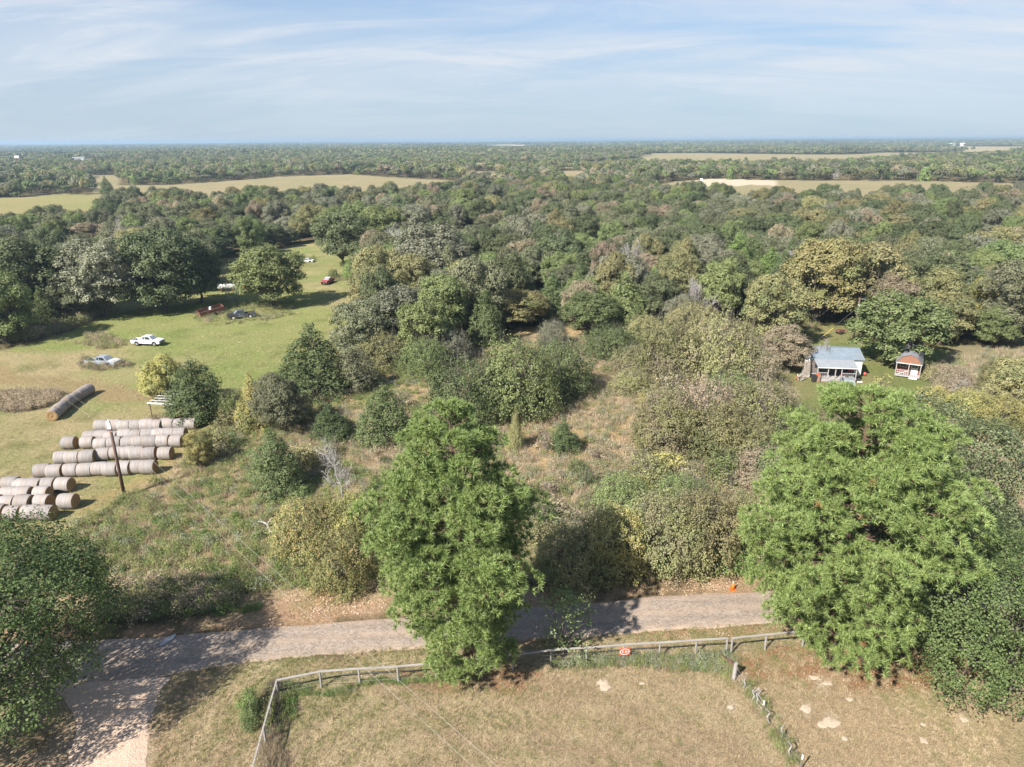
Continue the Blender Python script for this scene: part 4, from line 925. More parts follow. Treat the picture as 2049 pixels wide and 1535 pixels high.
def bale_meshes(seed):
    r = RS(seed); n, K = 28, 7; L, Rd = 1.40, .755; V = []
    ph = r.rand(4)*6
    for i in range(K):
        u = i/(K-1); x = (u-.5)*L; e = Rd*(1-.07*abs(2*u-1)**5)
        for k in range(n):
            a = 2*math.pi*k/n; q = e*(1+.012*math.sin(3*a+ph[0])+.010*math.sin(5*a+ph[1]+u*3)+.006*r.normal()); zz = math.sin(a)*q
            zz = max(zz, -Rd*.90) if zz < 0 else zz*.985
            V.append((x, math.cos(a)*q, zz+Rd*.90))
    F = [(i*n+k, i*n+(k+1) % n, (i+1)*n+(k+1) % n, (i+1)*n+k) for i in range(K-1) for k in range(n)]
    b = MB(); b.add(V, F); me = b.mesh('hay_bale', M_wrap, True)
    ends = []
    for s_, i in ((-1, 0), (1, K-1)):
        rim = [V[i*n+k] for k in range(n)]; c = (s_*L/2, 0, Rd*.9); vs = []; fs = []
        for q, (f, d) in enumerate(((1, 0), (.72, .03), (.4, -.02), (.12, .015))):
            vs += [(p[0]+s_*d+s_*r.normal()*.008, c[1]+(p[1]-c[1])*f, c[2]+(p[2]-c[2])*f) for p in rim]
        for q in range(3): fs += [(q*n+k, q*n+(k+1) % n, (q+1)*n+(k+1) % n, (q+1)*n+k) for k in range(n)]
        fs.append(tuple(3*n+k for k in range(n))); b = MB(); b.add(vs, fs); ends.append(b.mesh('end_face', M_hay))
    return me, ends
BALES = [bale_meshes(i) for i in range(4)]
br = RS(4)
def bale(x, y, yaw, label, grp):
    me, ends = BALES[br.randint(4)]; s = br.uniform(.94, 1.04); o = link('hay_bale', me, None, (x, y, -.03), yaw, (s, s, s)); tag(o, label, 'hay bale', grp)
    for e in ends: link('end_face', e, o)
ROWS = [   # (row phrase, [(left px, right px, base py)...])
 ('back row by the shed frame', [(193, 219, 866), (219, 240, 867), (239, 262, 867), (261, 286, 866), (285, 306, 865), (305, 328, 864), (328, 348, 863), (348, 371, 862), (371, 395, 861)]),
 ('second row from the shed frame', [(171, 198, 887), (196, 216, 888), (215, 239, 888), (239, 262, 887), (262, 286, 886), (286, 307, 885), (307, 328, 884), (328, 350, 883), (350, 373, 882)]),
 ('third row from the shed frame', [(192, 219, 902), (219, 245, 901), (247, 271, 900), (270, 292, 899), (292, 314, 898), (315, 341, 897), (341, 370, 896)]),
 ('fourth row from the shed frame', [(115, 136, 931), (136, 161, 930), (161, 193, 930), (195, 221, 924), (222, 248, 921), (248, 270, 921), (265, 290, 921), (290, 313, 921)]),
 ('fifth row from the shed frame', [(75, 102, 957), (102, 129, 957), (130, 158, 956), (159, 187, 955), (188, 214, 953), (214, 240, 952), (240, 262, 951), (262, 284, 950), (285, 315, 949)]),
 ('sixth row from the shed frame', [(-46, -18, 986), (-18, 9, 986), (9, 38, 986), (36, 62, 986), (62, 87, 986), (87, 112, 986), (112, 152, 985)]),
 ('seventh row from the shed frame', [(-24, 4, 1004), (6, 36, 1004), (36, 68, 1004), (68, 103, 1004)]),
 ('eighth row from the shed frame', [(-28, 4, 1021), (4, 36, 1021), (36, 70, 1021), (70, 106, 1020)]),
 ('nearest row under the left oak', [(-20, 14, 1042), (14, 48, 1042), (48, 80, 1042), (80, 112, 1041)]),
]
for phrase, L in ROWS:
    pts = [at((a+b)/2, y-4) for a, b, y in L]; yaw0 = math.atan2(pts[-1].y-pts[0].y, pts[-1].x-pts[0].x)
    for i, p in enumerate(pts): bale(p.x, p.y+br.normal()*.10, yaw0+br.normal()*.06, f'net-wrapped round bale, {nth(i)} from left in the {phrase}', 'round hay bales in rows')
for (a, b, y, l_) in ((317, 350, 921, 'single round bale at the right end of the fourth row, set apart'), (118, 160, 1019, 'single round bale apart from the near rows, dark end showing'), (126, 157, 900, 'small-looking bale behind the fourth row, at its left end'), (164, 192, 899, 'bale behind the fourth row, second from its left end')):
    p = at((a+b)/2, y-4); bale(p.x, p.y, br.normal()*.05+.02, l_, 'round hay bales in rows')
a = at(110, 838); b = at(176, 790); n_ = int((b-a).length/1.39)+1
for i in range(n_):
    t = i/(n_-1); p = a.lerp(b, t); d = b-a; nrm = Vector((-d.y, d.x, 0)).normalized(); p = p+nrm*(.35*math.sin(t*3.1)); bale(p.x, p.y, math.atan2(d.y, d.x)+.12*math.cos(t*3.1)-.02, f'round bale, {nth(i)} from the near end of the slanting line in the green pasture', 'slanting line of hay bales')
# ------------------------------------------------------------------ rail fence
M_rail = surf('weathered_rail', (.40, .365, .33), (.28, .255, .23), 3, .85, bump=.3, stretch=(.3, 3, 3))
M_post = surf('weathered_post', (.38, .35, .32), (.26, .24, .22), 5, .9, bump=.4)
M_wire = surf('fence_wire', (.42, .41, .40), (.30, .28, .27), 5, .5, .6)
M_darkwood = surf('dark_wood', (.10, .09, .08), (.06, .055, .05), 4, .9)
fr = RS(9)
def railfence(tops, posts, label, h=1.22, rw=.15):
    w = [at(a, b, h) for a, b in tops]; root = empty('rail_fence', (w[0].x, w[0].y, 0), 0, label, 'fence'); O = Vector((w[0].x, w[0].y, 0)); w = [p-O for p in w]
    for i in range(len(w)-1):
        a, b = w[i], w[i+1]; MB().beam(a+Vector((0, 0, .008*(i % 2))), b+Vector((0, 0, .008*(i % 2))), rw, .045).build('rail', M_rail, root)
    for p in (posts or w):
        if posts: q = at(p[0], p[1], h)-O
        else: q = p
        j = fr.normal()*.02; MB().tube([(q.x+j, q.y, -.2), (q.x, q.y, .5), (q.x, q.y, h+.02)], [.075, .07, .066], 7).build('post', M_post, root)
    for z in (.3, .6, .9):
        m = MB()
        for i in range(len(w)-1): m.tube([Vector((w[i].x, w[i].y-.07, z)), Vector((w[i+1].x, w[i+1].y-.07, z))], .006, 3)
        m.build('wire', M_wire, root)
    return root
railfence([(554, 1361), (639.5, 1344), (717.5, 1338), (795, 1334), (872, 1327), (950, 1319), (1027, 1310), (1103, 1301), (1174, 1296), (1249, 1290), (1321, 1286), (1394, 1281), (1456, 1277.5)], None, 'long grey rail fence between the pasture and the road')
railfence([(1466, 1277), (1534, 1270), (1610, 1264), (1700, 1257)], None, 'short rail fence running under the broad pine')
railfence([(553, 1363), (540, 1408), (527, 1455), (505, 1535), (480, 1640)], None, 'rail fence going down to the picture bottom, from the left corner', rw=.09)
# corner brace posts and the wire fence towards the camera
p = at(1468, 1358); m = empty('corner_post', (p.x, p.y, 0), 0, 'thick round grey post where the wire fence meets the rail fence', 'fence post')
MB().tube([(0, 0, -.2), (.02, 0, .6), (.05, .02, 1.2)], [.13, .125, .115], 10).build('post', surf('post_pale', (.42, .39, .36), (.30, .27, .25), 5, .9, bump=.5), m)
MB().beam((.04, .05, 1.05), (-.45, 1.7, .45), .09, .09).build('brace', surf('brace_red', (.22, .11, .08), (.14, .08, .06), 5), m)
WP = [(1487, 1380, .9, .12, 'g'), (1503, 1405, 1.0, .2, 'w'), (1511, 1414, 1.15, .14, 'w'), (1526, 1424, .8, .02, 't'), (1541, 1448, 1.0, -.25, 'g'), (1560, 1482, 1.05, .16, 'g'), (1583, 1519, 1.15, -.2, 'g'), (1601, 1542, 1.1, .03, 't')]
M_wpost = surf('silvered_wood', (.42, .40, .38), (.30, .28, .26), 6, .9); M_tpost = surf('steel_post', (.16, .19, .16), (.24, .20, .16), 6, .7)
M_white = surf('white_paint', (.78, .78, .76), (.68, .68, .66), 3, .5)
root = empty('wire_fence', tuple(p), 0, 'old wire fence on crooked grey stakes, leading down from the round corner post', 'fence'); tops = []
for px, py, h, ln, k in WP:
    q = at(px, py)-p
    if k == 't':
        m = MB().beam((q.x, q.y, -.1), (q.x, q.y, h), .05, .05).build('steel_stake', M_tpost, root); MB().box(q.x-.035, q.x+.035, q.y-.035, q.y+.035, h-.28, h+.02).build('stake_tip', M_white, m)
        tops.append(Vector((q.x, q.y, h-.1)))
    else:
        MB().tube([(q.x, q.y, -.1), (q.x+ln*.9, q.y+.05, h*.45), (q.x+ln*.2, q.y+.1, h*.75), (q.x+ln*1.3, q.y+.15, h)], [.055, .05, .045, .03], 6).build('stake', M_wpost if k == 'w' else M_post, root)
        if k == 'w': MB().tube([(q.x+ln*.4, q.y+.08, h*.6), (q.x+ln*2.6, q.y+.3, h*.85)], [.035, .02], 5).build('stake', M_wpost, root)
        tops.append(Vector((q.x+ln*.5, q.y+.08, h*.8)))
for dz in (0, -.3, -.6):
    m = MB(); m.tube([Vector((0, 0, 1.0+dz))]+[t+Vector((0, 0, dz)) for t in tops], .007, 3); m.build('wire', M_wire, root)
# sign on the fence
M_orange = surf('sign_orange', (.75, .13, .05), (.62, .10, .045), 2, .5)
sp_ = at(1250, 1304, .78); sg = empty('fence_sign', (sp_.x, sp_.y, 0), R(6), 'orange-red sign with a white ring hung on the rail fence', 'sign')
MB().box(-.37, .37, 0, .018, .50, 1.04).build('board', M_orange, sg)
mb = MB(); n_ = 36; vs = []
for k in range(n_):
    a = 2*math.pi*k/n_
    for rx, rz in ((.325, .245), (.275, .195)): vs.append((rx*math.cos(a), -.006, .77+rz*math.sin(a)))
mb.add(vs, [(2*k, 2*k+1, 2*((k+1) % n_)+1, 2*((k+1) % n_)) for k in range(n_)]); mb.build('ring', M_white, sg)
mb = MB(); mb.add([(-.16, -.006, .70), (-.10, -.006, .70), (-.10, -.006, .88), (-.16, -.006, .88)], [(0, 1, 2, 3)])
mb.add([(.02, -.006, .70), (.16, -.006, .72), (.20, -.006, .80), (.13, -.006, .80), (.10, -.006, .88), (.05, -.006, .82), (.02, -.006, .84)], [(0, 1, 2, 3, 4, 5, 6)]); mb.build('mark', M_white, sg)
# traffic cone
cp = at(1466, 1179); co = empty('traffic_cone', tuple(cp), 0, 'orange traffic cone with a white top beside the road', 'traffic cone')
M_cone = surf('cone_orange', (.85, .20, .02), (.78, .17, .02), 2, .5)
MB().box(-.21, .21, -.21, .21, 0, .04).build('base', M_cone, co); MB().tube([(0, 0, .04), (0, 0, .52)], [.165, .06], 16).build('cone_body', M_cone, co, True); MB().tube([(0, 0, .52), (0, 0, .72)], [.061, .03], 16).build('top_band', M_white, co, True)
# ------------------------------------------------------------------ poles and wires
M_pole = surf('pole_wood', (.17, .10, .075), (.11, .07, .055), 4, .85, stretch=(3, 3, .3)); M_galv = surf('galvanised', (.55, .57, .58), (.45, .47, .48), 4, .4, .5)
pb = at(249, 992); pl = empty('utility_pole', tuple(pb), 0, 'dark wooden utility pole at the near edge of the hay rows', 'utility pole')
MB().tube([(0, 0, -.3), (0, 0, 7.9)], [.17, .12], 12).build('pole', M_pole, pl, True)
m = MB(); m.box(-.17, .17, -.17, -.13, 7.2, 7.85); m.tube([(0, -.05, 7.9), (0, -.05, 8.15)], [.09, .05], 8); m.tube([(-.18, -.1, 7.75), (-.18, -.1, 7.95)], .06, 8); m.build('insulator', M_white, pl)
MB().tube([(.08, -.12, 6.95), (.22, -.2, 6.95)], .04, 6).build('bracket', M_galv, pl)
M_cable = surf('cable', (.50, .45, .37), (.44, .40, .33), 1, .4, .3)
def cable(a, b, label, r=.011, sag=.35):
    a = Vector(a); b = Vector(b); pts = [a.lerp(b, t)+Vector((0, 0, -4*sag*t*(1-t))) for t in np.linspace(0, 1, 25)]; o = MB().tube(pts, r, 5).build('power_cable', M_cable); tag(o, label, 'cable'); return o
T1 = pb+Vector((0, -.05, 8.1)); T2 = pb+Vector((.2, -.2, 6.95)); E1 = at(1012, 1535, 7.4); E2 = at(961, 1535, 6.5)
for T_, E_, nm, r_ in ((T1, E1, 'upper power cable from the utility pole top across to the lower right', .008), (T2, E2, 'lower power cable from the utility pole across to the lower right', .008)):
    d = (E_-T_); cable(T_, E_+d*.45, nm, r_, .45)
for T_, q, z_, nm in ((T1, (0, 688), 7.9, 'upper power cable from the utility pole away to the left border'), (T2, (0, 702), 6.9, 'lower power cable from the utility pole away to the left border')):
    E_ = at(q[0], q[1], z_); cable(T_, E_+(E_-T_)*.3, nm, .008, .2)
p2 = at(1705, 688); q2 = empty('utility_pole', tuple(p2), 0, 'utility pole with a white transformer behind the cabin', 'utility pole')
MB().tube([(0, 0, -.3), (.1, 0, 8.0)], [.19, .13], 12).build('pole', M_pole, q2, True); MB().tube([(.05, -.32, 6.2), (.05, -.32, 6.9)], .22, 14).build('transformer', M_white, q2, True)
MB().beam((.1, 0, 7.75), (1.3, .1, 7.7), .09, .09).build('crossarm', M_galv, q2); MB().tube([(.05, 0, 6.4), (-5.5, 1.5, 0)], .015, 5).build('guy_wire', M_wire, q2)
MB().tube([(-3.2, .87, 2.56), (-4.5, 1.22, 1.1)], .04, 6).build('guy_guard', surf('guard_yellow', (.75, .58, .05)), q2)
cable(p2+Vector((1.3, .1, 7.8)), p2+Vector((55, 4, 8.0)), 'thin line from the pole behind the cabin off to the right', .014, .8)
# ------------------------------------------------------------------ vehicles
M_glass = surf('dark_glass', (.03, .035, .04), (.02, .025, .03), 2, .12, spec=.8); M_tyre = surf('tyre', (.03, .03, .03), (.05, .045, .04), 6, .8); M_rim = surf('rim', (.50, .50, .50), (.40, .38, .36), 5, .4, .5); M_black = surf('black_trim', (.03, .03, .03), (.045, .045, .045), 3, .5)
M_glassp = surf('painted_reflection_glass', (.34, .38, .42), (.22, .25, .28), 1.5, .15, spec=.8)  # reflection painted into the glass colour as pale blue-grey
def arch(cx, r, z0, n=8): return [(cx+r*math.cos(a), z0+r*math.sin(a)) for a in np.linspace(0, math.pi, n)][::-1]
def vehicle(name, loc, yaw, paint, label, cat, car=False, glass=None, wheels=True, hood=None, sink=0., roofm=None, roll=0., wheelrim=None, bed_dark=True):
    root = empty(name, (loc[0], loc[1], -sink), yaw, label, cat); root.rotation_euler = (roll, 0, yaw); glass = glass or M_glass
    b = MB(); rx, fx = -1.55, 1.62
    front = [(-.62, .40)]+[(fx-.46, .40)]+arch(fx, .44, .40)+[(fx+.46, .40), (2.52, .42), (2.62, .55), (2.60, .90), (2.45, 1.0), (1.42, 1.10), (-.62, 1.06)]
    if car: front = [(-2.35, .42), (rx-.46, .40)]+arch(rx, .42, .40)+[(rx+.46, .40), (fx-.46, .40)]+arch(fx, .42, .40)+[(fx+.46, .40), (2.30, .42), (2.42, .55), (2.38, .78), (2.2, .88), (.95, .98), (-1.5, 1.0), (-2.3, .95), (-2.42, .7)]
    b.prism(front, 'y', -.86, .86); b.build('body', paint, root, bevel=.05)
    if hood: MB().prism([(1.46, 1.105), (2.40, 1.01), (2.60, .91), (2.64, .6), (2.66, .6), (2.63, .93), (2.42, 1.05), (1.46, 1.14)], 'y', -.87, .87).build('hood', hood, root)
    if not car:
        b = MB(); side = [(-2.6, .45), (rx-.46, .45)]+arch(rx, .44, .42)+[(rx+.46, .45), (-.66, .45), (-.66, 1.02), (-2.6, 1.02)]
        b.prism(side, 'y', -.86, -.79); b.prism(side, 'y', .79, .86); b.box(-2.62, -2.56, -.79, .79, .5, 1.0); b.box(-.72, -.665, -.79, .79, .5, 1.02); b.build('cargo_bed', paint, root)
        MB().box(-2.56, -.72, -.79, .79, .50, .56).build('bed_floor', M_black if bed_dark else paint, root)
        MB().box(-2.72, -2.63, -.80, .80, .42, .56).build('bumper', M_rim if not bed_dark else M_black, root)
    x0, x1, X0, X1, zr = (-.60, 1.46, -.50, .72, 1.66) if not car else (-1.45, 1.0, -.85, .25, 1.40)
    if car: pass
    B = [(x0, -.80, 1.03), (x1, -.80, 1.03), (x1, .80, 1.03), (x0, .80, 1.03)]; Tt = [(X0, -.66, zr), (X1, -.66, zr), (X1, .66, zr), (X0, .66, zr)]
    if car: B = [(a, b_, .975) for a, b_, c in B]
    b = MB(); b.add(B+Tt, [(0, 1, 5, 4), (1, 2, 6, 5), (2, 3, 7, 6), (3, 0, 4, 7), (4, 5, 6, 7)]); cab = b.build('cab', paint, root, bevel=.03)
    if roofm: MB().box(X0+.02, X1-.02, -.63, .63, zr+.004, zr+.03).build('roof_panel', roofm, root)
    def pane(q, u0, u1, v0, v1, out, nm='window'):
        a, b_, c, d = [Vector(k) for k in q]; f = lambda u, v: (a.lerp(b_, u)).lerp(d.lerp(c, u), v)+Vector(out)*.006
        MB().add([f(u0, v0), f(u1, v0), f(u1, v1), f(u0, v1)], [(0, 1, 2, 3)]).build(nm, glass if nm != 'windscreen' else (M_glassp if glass is M_glass else glass), root)
    pane((B[1], B[2], Tt[2], Tt[1]), .08, .92, .12, .92, (.8, 0, .5), 'windscreen'); pane((B[3], B[0], Tt[0], Tt[3]), .1, .9, .15, .88, (-.9, 0, .3))
    for s_, q in ((-1, (B[0], B[1], Tt[1], Tt[0])), (1, (B[3], B[2], Tt[2], Tt[3]))):
        pane(q, .08, .28 if not car else .42, .15, .88, (0, s_, .3)); pane(q, .34 if not car else .48, .88, .15, .88, (0, s_, .3))
    for s_ in (-1, 1):
        MB().box(2.56 if not car else 2.36, 2.63 if not car else 2.43, s_*.78-.09, s_*.78+.05*s_, .62, .80).build('headlight', M_rim, root)
        if wheels:
            for wx in (rx, fx):
                w = MB().tube([(wx, s_*.62, .36), (wx, s_*.85, .36)], .36, 18).build('wheel', M_tyre, root); MB().tube([(wx, s_*.845, .36), (wx, s_*.868, .36)], .20, 14).build('rim', wheelrim or M_rim, w)
    MB().box(2.60 if not car else 2.40, 2.66 if not car else 2.46, -.55, .55, .55, .78).build('grille', M_black, root)
    return root
M_wpaint = surf('white_car_paint', (.80, .80, .79), (.74, .74, .73), 2, .3, spec=.6); M_bpaint = surf('black_faded_paint', (.05, .055, .065), (.10, .10, .11), 2, .45, spec=.5, c3=(.20, .21, .22))
M_gpaint = surf('grey_blue_faded', (.34, .38, .43), (.26, .28, .31), 3, .5, c3=(.25, .20, .17)); M_rpaint = surf('red_faded', (.38, .07, .075), (.28, .06, .06), 3, .5); M_spaint = surf('silver_paint', (.42, .44, .47), (.38, .40, .43), 2, .3, .4, spec=.6)
M_rust = surf('rust', (.20, .075, .045), (.13, .06, .045), 4, .85, c3=(.30, .14, .09)); M_dirtyw = surf('dirty_white', (.66, .65, .63), (.48, .46, .43), 4, .6, c3=(.35, .28, .22))
def mid(px, py): return at(px, py)
p = at(297, 690); vehicle('pickup_truck', p, R(-6), M_wpaint, 'white extended cab pickup parked in the open pasture', 'pickup truck')
p = at(207, 729); vehicle('wrecked_truck', p, R(-10), M_gpaint, 'grey junked truck with a whitish front half sunk in weeds', 'wrecked truck', hood=M_dirtyw, sink=.25, bed_dark=False)
p = at(484, 636); vehicle('wrecked_truck', p, R(205), M_bpaint, 'black junked pickup with pale front wheels beside the rusty trailer', 'wrecked truck', wheelrim=M_white, sink=.05, hood=M_black)
p = at(656, 567); vehicle('wrecked_car', p, R(-100), M_rpaint, 'small red car with a white roof at the far side of the pasture', 'car', car=True, roofm=M_white, glass=M_glassp)
p = at(613, 524); vehicle('wrecked_car', p, R(170), M_dirtyw, 'whitish stripped car body far back in the pasture', 'car', car=True, wheels=False, sink=.35)
p = at(1696, 778); vehicle('parked_car', p, R(-108), M_spaint, 'silver car parked in front of the cabin steps, half behind the pine top', 'car', car=True)
# rusty trailer
p = at(424, 630); t = empty('farm_trailer', (p.x, p.y, .35), R(38), 'rusty red box trailer standing in tall grass with its nose raised', 'trailer'); t.rotation_euler = (R(4), R(-9), R(38))
MB().box(-2.4, 2.4, -1.05, 1.05, .35, .42).build('floor', M_darkwood, t)
for n_, bx in (('side_panel', (-2.4, 2.4, -1.09, -1.05, .35, 1.05)), ('side_panel', (-2.4, 2.4, 1.05, 1.09, .35, 1.05)), ('end_panel', (-2.44, -2.4, -1.09, 1.09, .35, 1.05)), ('end_panel', (2.4, 2.44, -1.09, 1.09, .35, 1.05))): MB().box(*bx).build(n_, M_rust, t)
MB().beam((-2.4, 0, .38), (-3.9, 0, .15), .14, .12).build('tongue', M_rust, t)
for s_ in (-1, 1): MB().tube([(.3, s_*1.12, .1), (.3, s_*1.34, .1)], .38, 16).build('wheel', M_tyre, t)
p = at(428, 628); MB().tube([(0, 0, .8), (.1, .05, 1.35)], [.30, .24], 10).build('sack', M_white, t)
# white tank, orange drum, hay ring
p = at(456, 583); t = empty('storage_tank', tuple(p), R(4), 'long white gas tank on low stands behind the small dead tree', 'tank')
prof = [(-2.35, .02), (-2.3, .25), (-2.15, .44), (-1.9, .56), (-1.6, .6), (1.6, .6), (1.9, .56), (2.15, .44), (2.3, .25), (2.35, .02)]
MB().tube([(x, 0, 1.15) for x, r_ in prof], [r_ for x, r_ in prof], 20).build('tank_shell', M_white, t, True)
for x in (-1.3, 1.3): MB().box(x-.12, x+.12, -.5, .5, 0, .68).build('stand', M_rust, t)
MB().tube([(0, 0, 1.74), (0, 0, 1.92)], .2, 12).build('valve_dome', M_orange, t)
p = at(492, 577); t = MB().tube([(p.x, p.y, 0), (p.x, p.y, .45), (p.x, p.y, .95)], .42, 14).build('fuel_drum', M_orange, None, True); tag(t, 'orange drum between the white tank and the lone round oak', 'drum')
p = at(468, 598); t = empty('hay_feeder', tuple(p), 0, 'grey metal ring feeder tipped up by the small dead tree', 'hay feeder')
for i in range(3): MB().tube([(1.0*math.cos(a), .12*i, 1.0+1.0*math.sin(a)) for a in np.linspace(0, 2*math.pi, 25)], .045, 5, cap=False).build('hoop', M_galv, t)
for k in range(8): a = k*math.pi/4; MB().tube([(math.cos(a), 0, 1+math.sin(a)), (math.cos(a), .26, 1+math.sin(a))], .03, 5).build('bar', M_galv, t)
# pipe gate
a = at(6, 632); b = at(50, 627); gt = empty('pipe_gate', tuple(a), math.atan2(b.y-a.y, b.x-a.x), 'pale pipe gate behind the weeds at the left edge', 'gate'); L = (b-a).length
for z in (.3, .6, .9, 1.2, 1.5): MB().tube([(0, 0, z), (L, 0, z)], .04, 6).build('bar', M_galv, gt)
for x in (0, L/2, L): MB().tube([(x, 0, -.1), (x, 0, 1.7)], .06, 8).build('post', M_galv, gt)
# roofless shed frame and the red implement in it
a = at(306, 843); b = at(350, 846); yw = math.atan2(b.y-a.y, b.x-a.x)+.05; sf = empty('shed_frame', tuple(a), yw, 'open shed frame with white roof beams and thin rusty posts', 'shed')
for x in (0, 2.6, 5.2):
    for y in (0, 3.6): MB().tube([(x, y, -.1), (x, y, 2.35+.09*y)], .055, 7).build('post', M_rust, sf)
for y in (0, 3.6): MB().beam((-.3, y, 2.42+.09*y), (5.6, y, 2.42+.09*y), .12, .16).build('beam', M_white, sf)
for y in (.7, 1.4, 2.1, 2.8): MB().beam((-.2, y, 2.46+.09*y), (5.5, y, 2.46+.09*y), .10, .07).build('purlin', M_dirtyw, sf)
for x in (0, 2.6, 5.2): MB().beam((x, -.2, 2.30), (x, 3.9, 2.66), .08, .12).build('rafter', M_darkwood, sf)
p = at(344, 846); im = empty('farm_implement', tuple(p), R(15), 'red farm implement on small wheels under the shed frame', 'farm implement')
MB().box(-.8, .8, -.35, .35, .5, .8).build('deck', M_rpaint, im); MB().box(-.2, .3, -.3, .3, .8, 1.1).build('gearbox', M_rust, im); MB().beam((.8, 0, .6), (1.7, 0, .35), .1, .1).build('drawbar', M_rpaint, im)
for s_ in (-1, 1): MB().tube([(-.5, s_*.40, .26), (-.5, s_*.52, .26)], .26, 12).build('wheel', M_tyre, im)
# log
p = at(536, 1060); lg = empty('fallen_log', tuple(p), 0.3, scale=(.75, .75, .75), label='bleached fallen branch wood lying on the weedy slope', cat='log')
def logseg(pts, r): MB().tube(pts, r, 7).build('limb', M_dead, lg)
logseg([(-1.1, 1.0, .75), (-.5, .6, .8), (0, .1, .7), (.2, -.7, .45), (.5, -1.3, .2)], [.05, .10, .14, .17, .15]); logseg([(0, .1, .7), (.45, .6, .95), (.6, .9, 1.1)], [.12, .08, .04]); logseg([(-1.7, -.8, .25), (-.9, -.7, .3), (.15, -.6, .45)], [.08, .10, .12]); logseg([(-.5, .6, .8), (-.8, .9, 1.2)], [.06, .02])
# ------------------------------------------------------------------ cabin
M_tin = surf('tin_roof', (.33, .39, .44), (.28, .33, .37), 1.2, .45, .35, spec=.5, c3=(.32, .33, .34)); M_tin2 = surf('porch_tin', (.40, .42, .44), (.34, .35, .37), 1.5, .5, .3); M_cream = surf('cream_wall', (.78, .74, .66), (.72, .68, .60), 1, .7)
M_deck = surf('deck_wood', (.46, .43, .41), (.36, .34, .32), 5, .85); M_dkwall = surf('painted_shade_boards', (.20, .17, .15), (.14, .12, .11), 4, .9); M_blue = surf('door_blue', (.13, .15, .19), (.11, .13, .16), 3, .6); M_stone = surf('stone', (.42, .36, .30), (.26, .22, .19), 3, .9, c3=(.60, .54, .46)); M_mortar = surf('mortar', (.40, .37, .33), (.33, .30, .27), 6, .9)
a = at(1618, 752.0); b = at(1721, 755.5); yw = math.atan2(b.y-a.y, b.x-a.x); LEN = (b-a).length
cb = empty('cabin', tuple(a), yw, 'small cream cabin with a blue-grey tin roof and cluttered front porch', 'cabin')
D = 5.6; mb = MB(); mb.box(0, LEN, 0, D, .3, 2.75); mb.prism([(0, 2.75), (D, 2.75), (D/2, 3.62)], 'x', .02, LEN-.02); w = mb.build('wall', M_cream, cb)
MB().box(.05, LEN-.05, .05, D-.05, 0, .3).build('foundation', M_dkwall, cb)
for s_, y0, y1 in ((0, -.28, D/2), (1, D+.28, D/2)):
    z0, z1 = 2.69, 3.70; mb = MB(); Lx0, Lx1 = -.3, LEN+.25
    mb.add([(Lx0, y0, z0), (Lx1, y0, z0), (Lx1, y1, z1), (Lx0, y1, z1), (Lx0, y0, z0+.05), (Lx1, y0, z0+.05), (Lx1, y1, z1+.05), (Lx0, y1, z1+.05)], [(0, 1, 2, 3), (4, 5, 6, 7), (0, 1, 5, 4), (1, 2, 6, 5), (2, 3, 7, 6), (3, 0, 4, 7)])
    x = Lx0+.12
    while x < Lx1-.1: mb.beam((x, y0, z0+.062), (x, y1, z1+.062), .045, .03); x += .36
    mb.build('roof', M_tin, cb)
MB().beam((-.3, D/2, 3.77), (LEN+.25, D/2, 3.77), .3, .03).build('ridge_cap', M_tin, cb)
PL = LEN*.80; PX = .35
mb = MB(); mb.add([(PX, -2.55, 2.12), (PL+.1, -2.55, 2.12), (PL+.1, -.02, 2.72), (PX, -.02, 2.72), (PX, -2.55, 2.16), (PL+.1, -2.55, 2.16), (PL+.1, -.02, 2.76), (PX, -.02, 2.76)], [(0, 1, 2, 3), (4, 5, 6, 7), (0, 1, 5, 4), (1, 2, 6, 5), (2, 3, 7, 6), (3, 0, 4, 7)])
x = PX+.1
while x < PL: mb.beam((x, -2.55, 2.172), (x, -.03, 2.772), .04, .022); x += .36
mb.build('porch_roof', M_tin2, cb); MB().beam((PX, -2.57, 2.10), (PL+.1, -2.57, 2.10), .05, .12).build('fascia', M_white, cb)
for i in range(9): y = -2.45+i*.27; MB().box(PX-.1, PL+.1, y, y+.255, .42, .46).build('deck_board', M_deck, cb)
MB().box(PX, PL, -2.4, -2.36, 0, .42).build('deck_skirt', M_deck, cb)
MB().box(.2, PL+.05, -.03, -.004, .46, 2.4).build('porch_wall', M_dkwall, cb)  # dark panel over the cream wall, porch shade painted into its colour
for x in (PX+.1, 1.9, 2.9, 3.75, PL-.05): MB().box(x-.055, x+.055, -2.42, -2.31, .46, 2.10).build('post', M_deck, cb)
for x0, x1 in ((PX+.1, 1.9), (3.75, PL-.05)):
    MB().beam((x0, -2.365, 1.30), (x1, -2.365, 1.30), .07, .07).build('handrail', M_deck, cb); MB().beam((x0, -2.365, .62), (x1, -2.365, .62), .05, .05).build('bottom_rail', M_deck, cb)
    x = x0+.2
    while x < x1-.1: MB().box(x-.02, x+.02, -2.38, -2.34, .64, 1.28).build('baluster', M_deck, cb); x += .28
for i in range(3): MB().box(2.0, 3.65, -2.48-.30*(i+1), -2.48-.30*i+.0, .28-.14*i, .33-.14*i).build('step', M_deck, cb)
for x in (1.95, 3.70): MB().beam((x, -2.45, .95), (x, -3.35, .55), .07, .07).build('stair_rail', M_deck, cb); MB().box(x-.05, x+.05, -3.4, -3.3, 0, .6).build('stair_post', M_deck, cb)
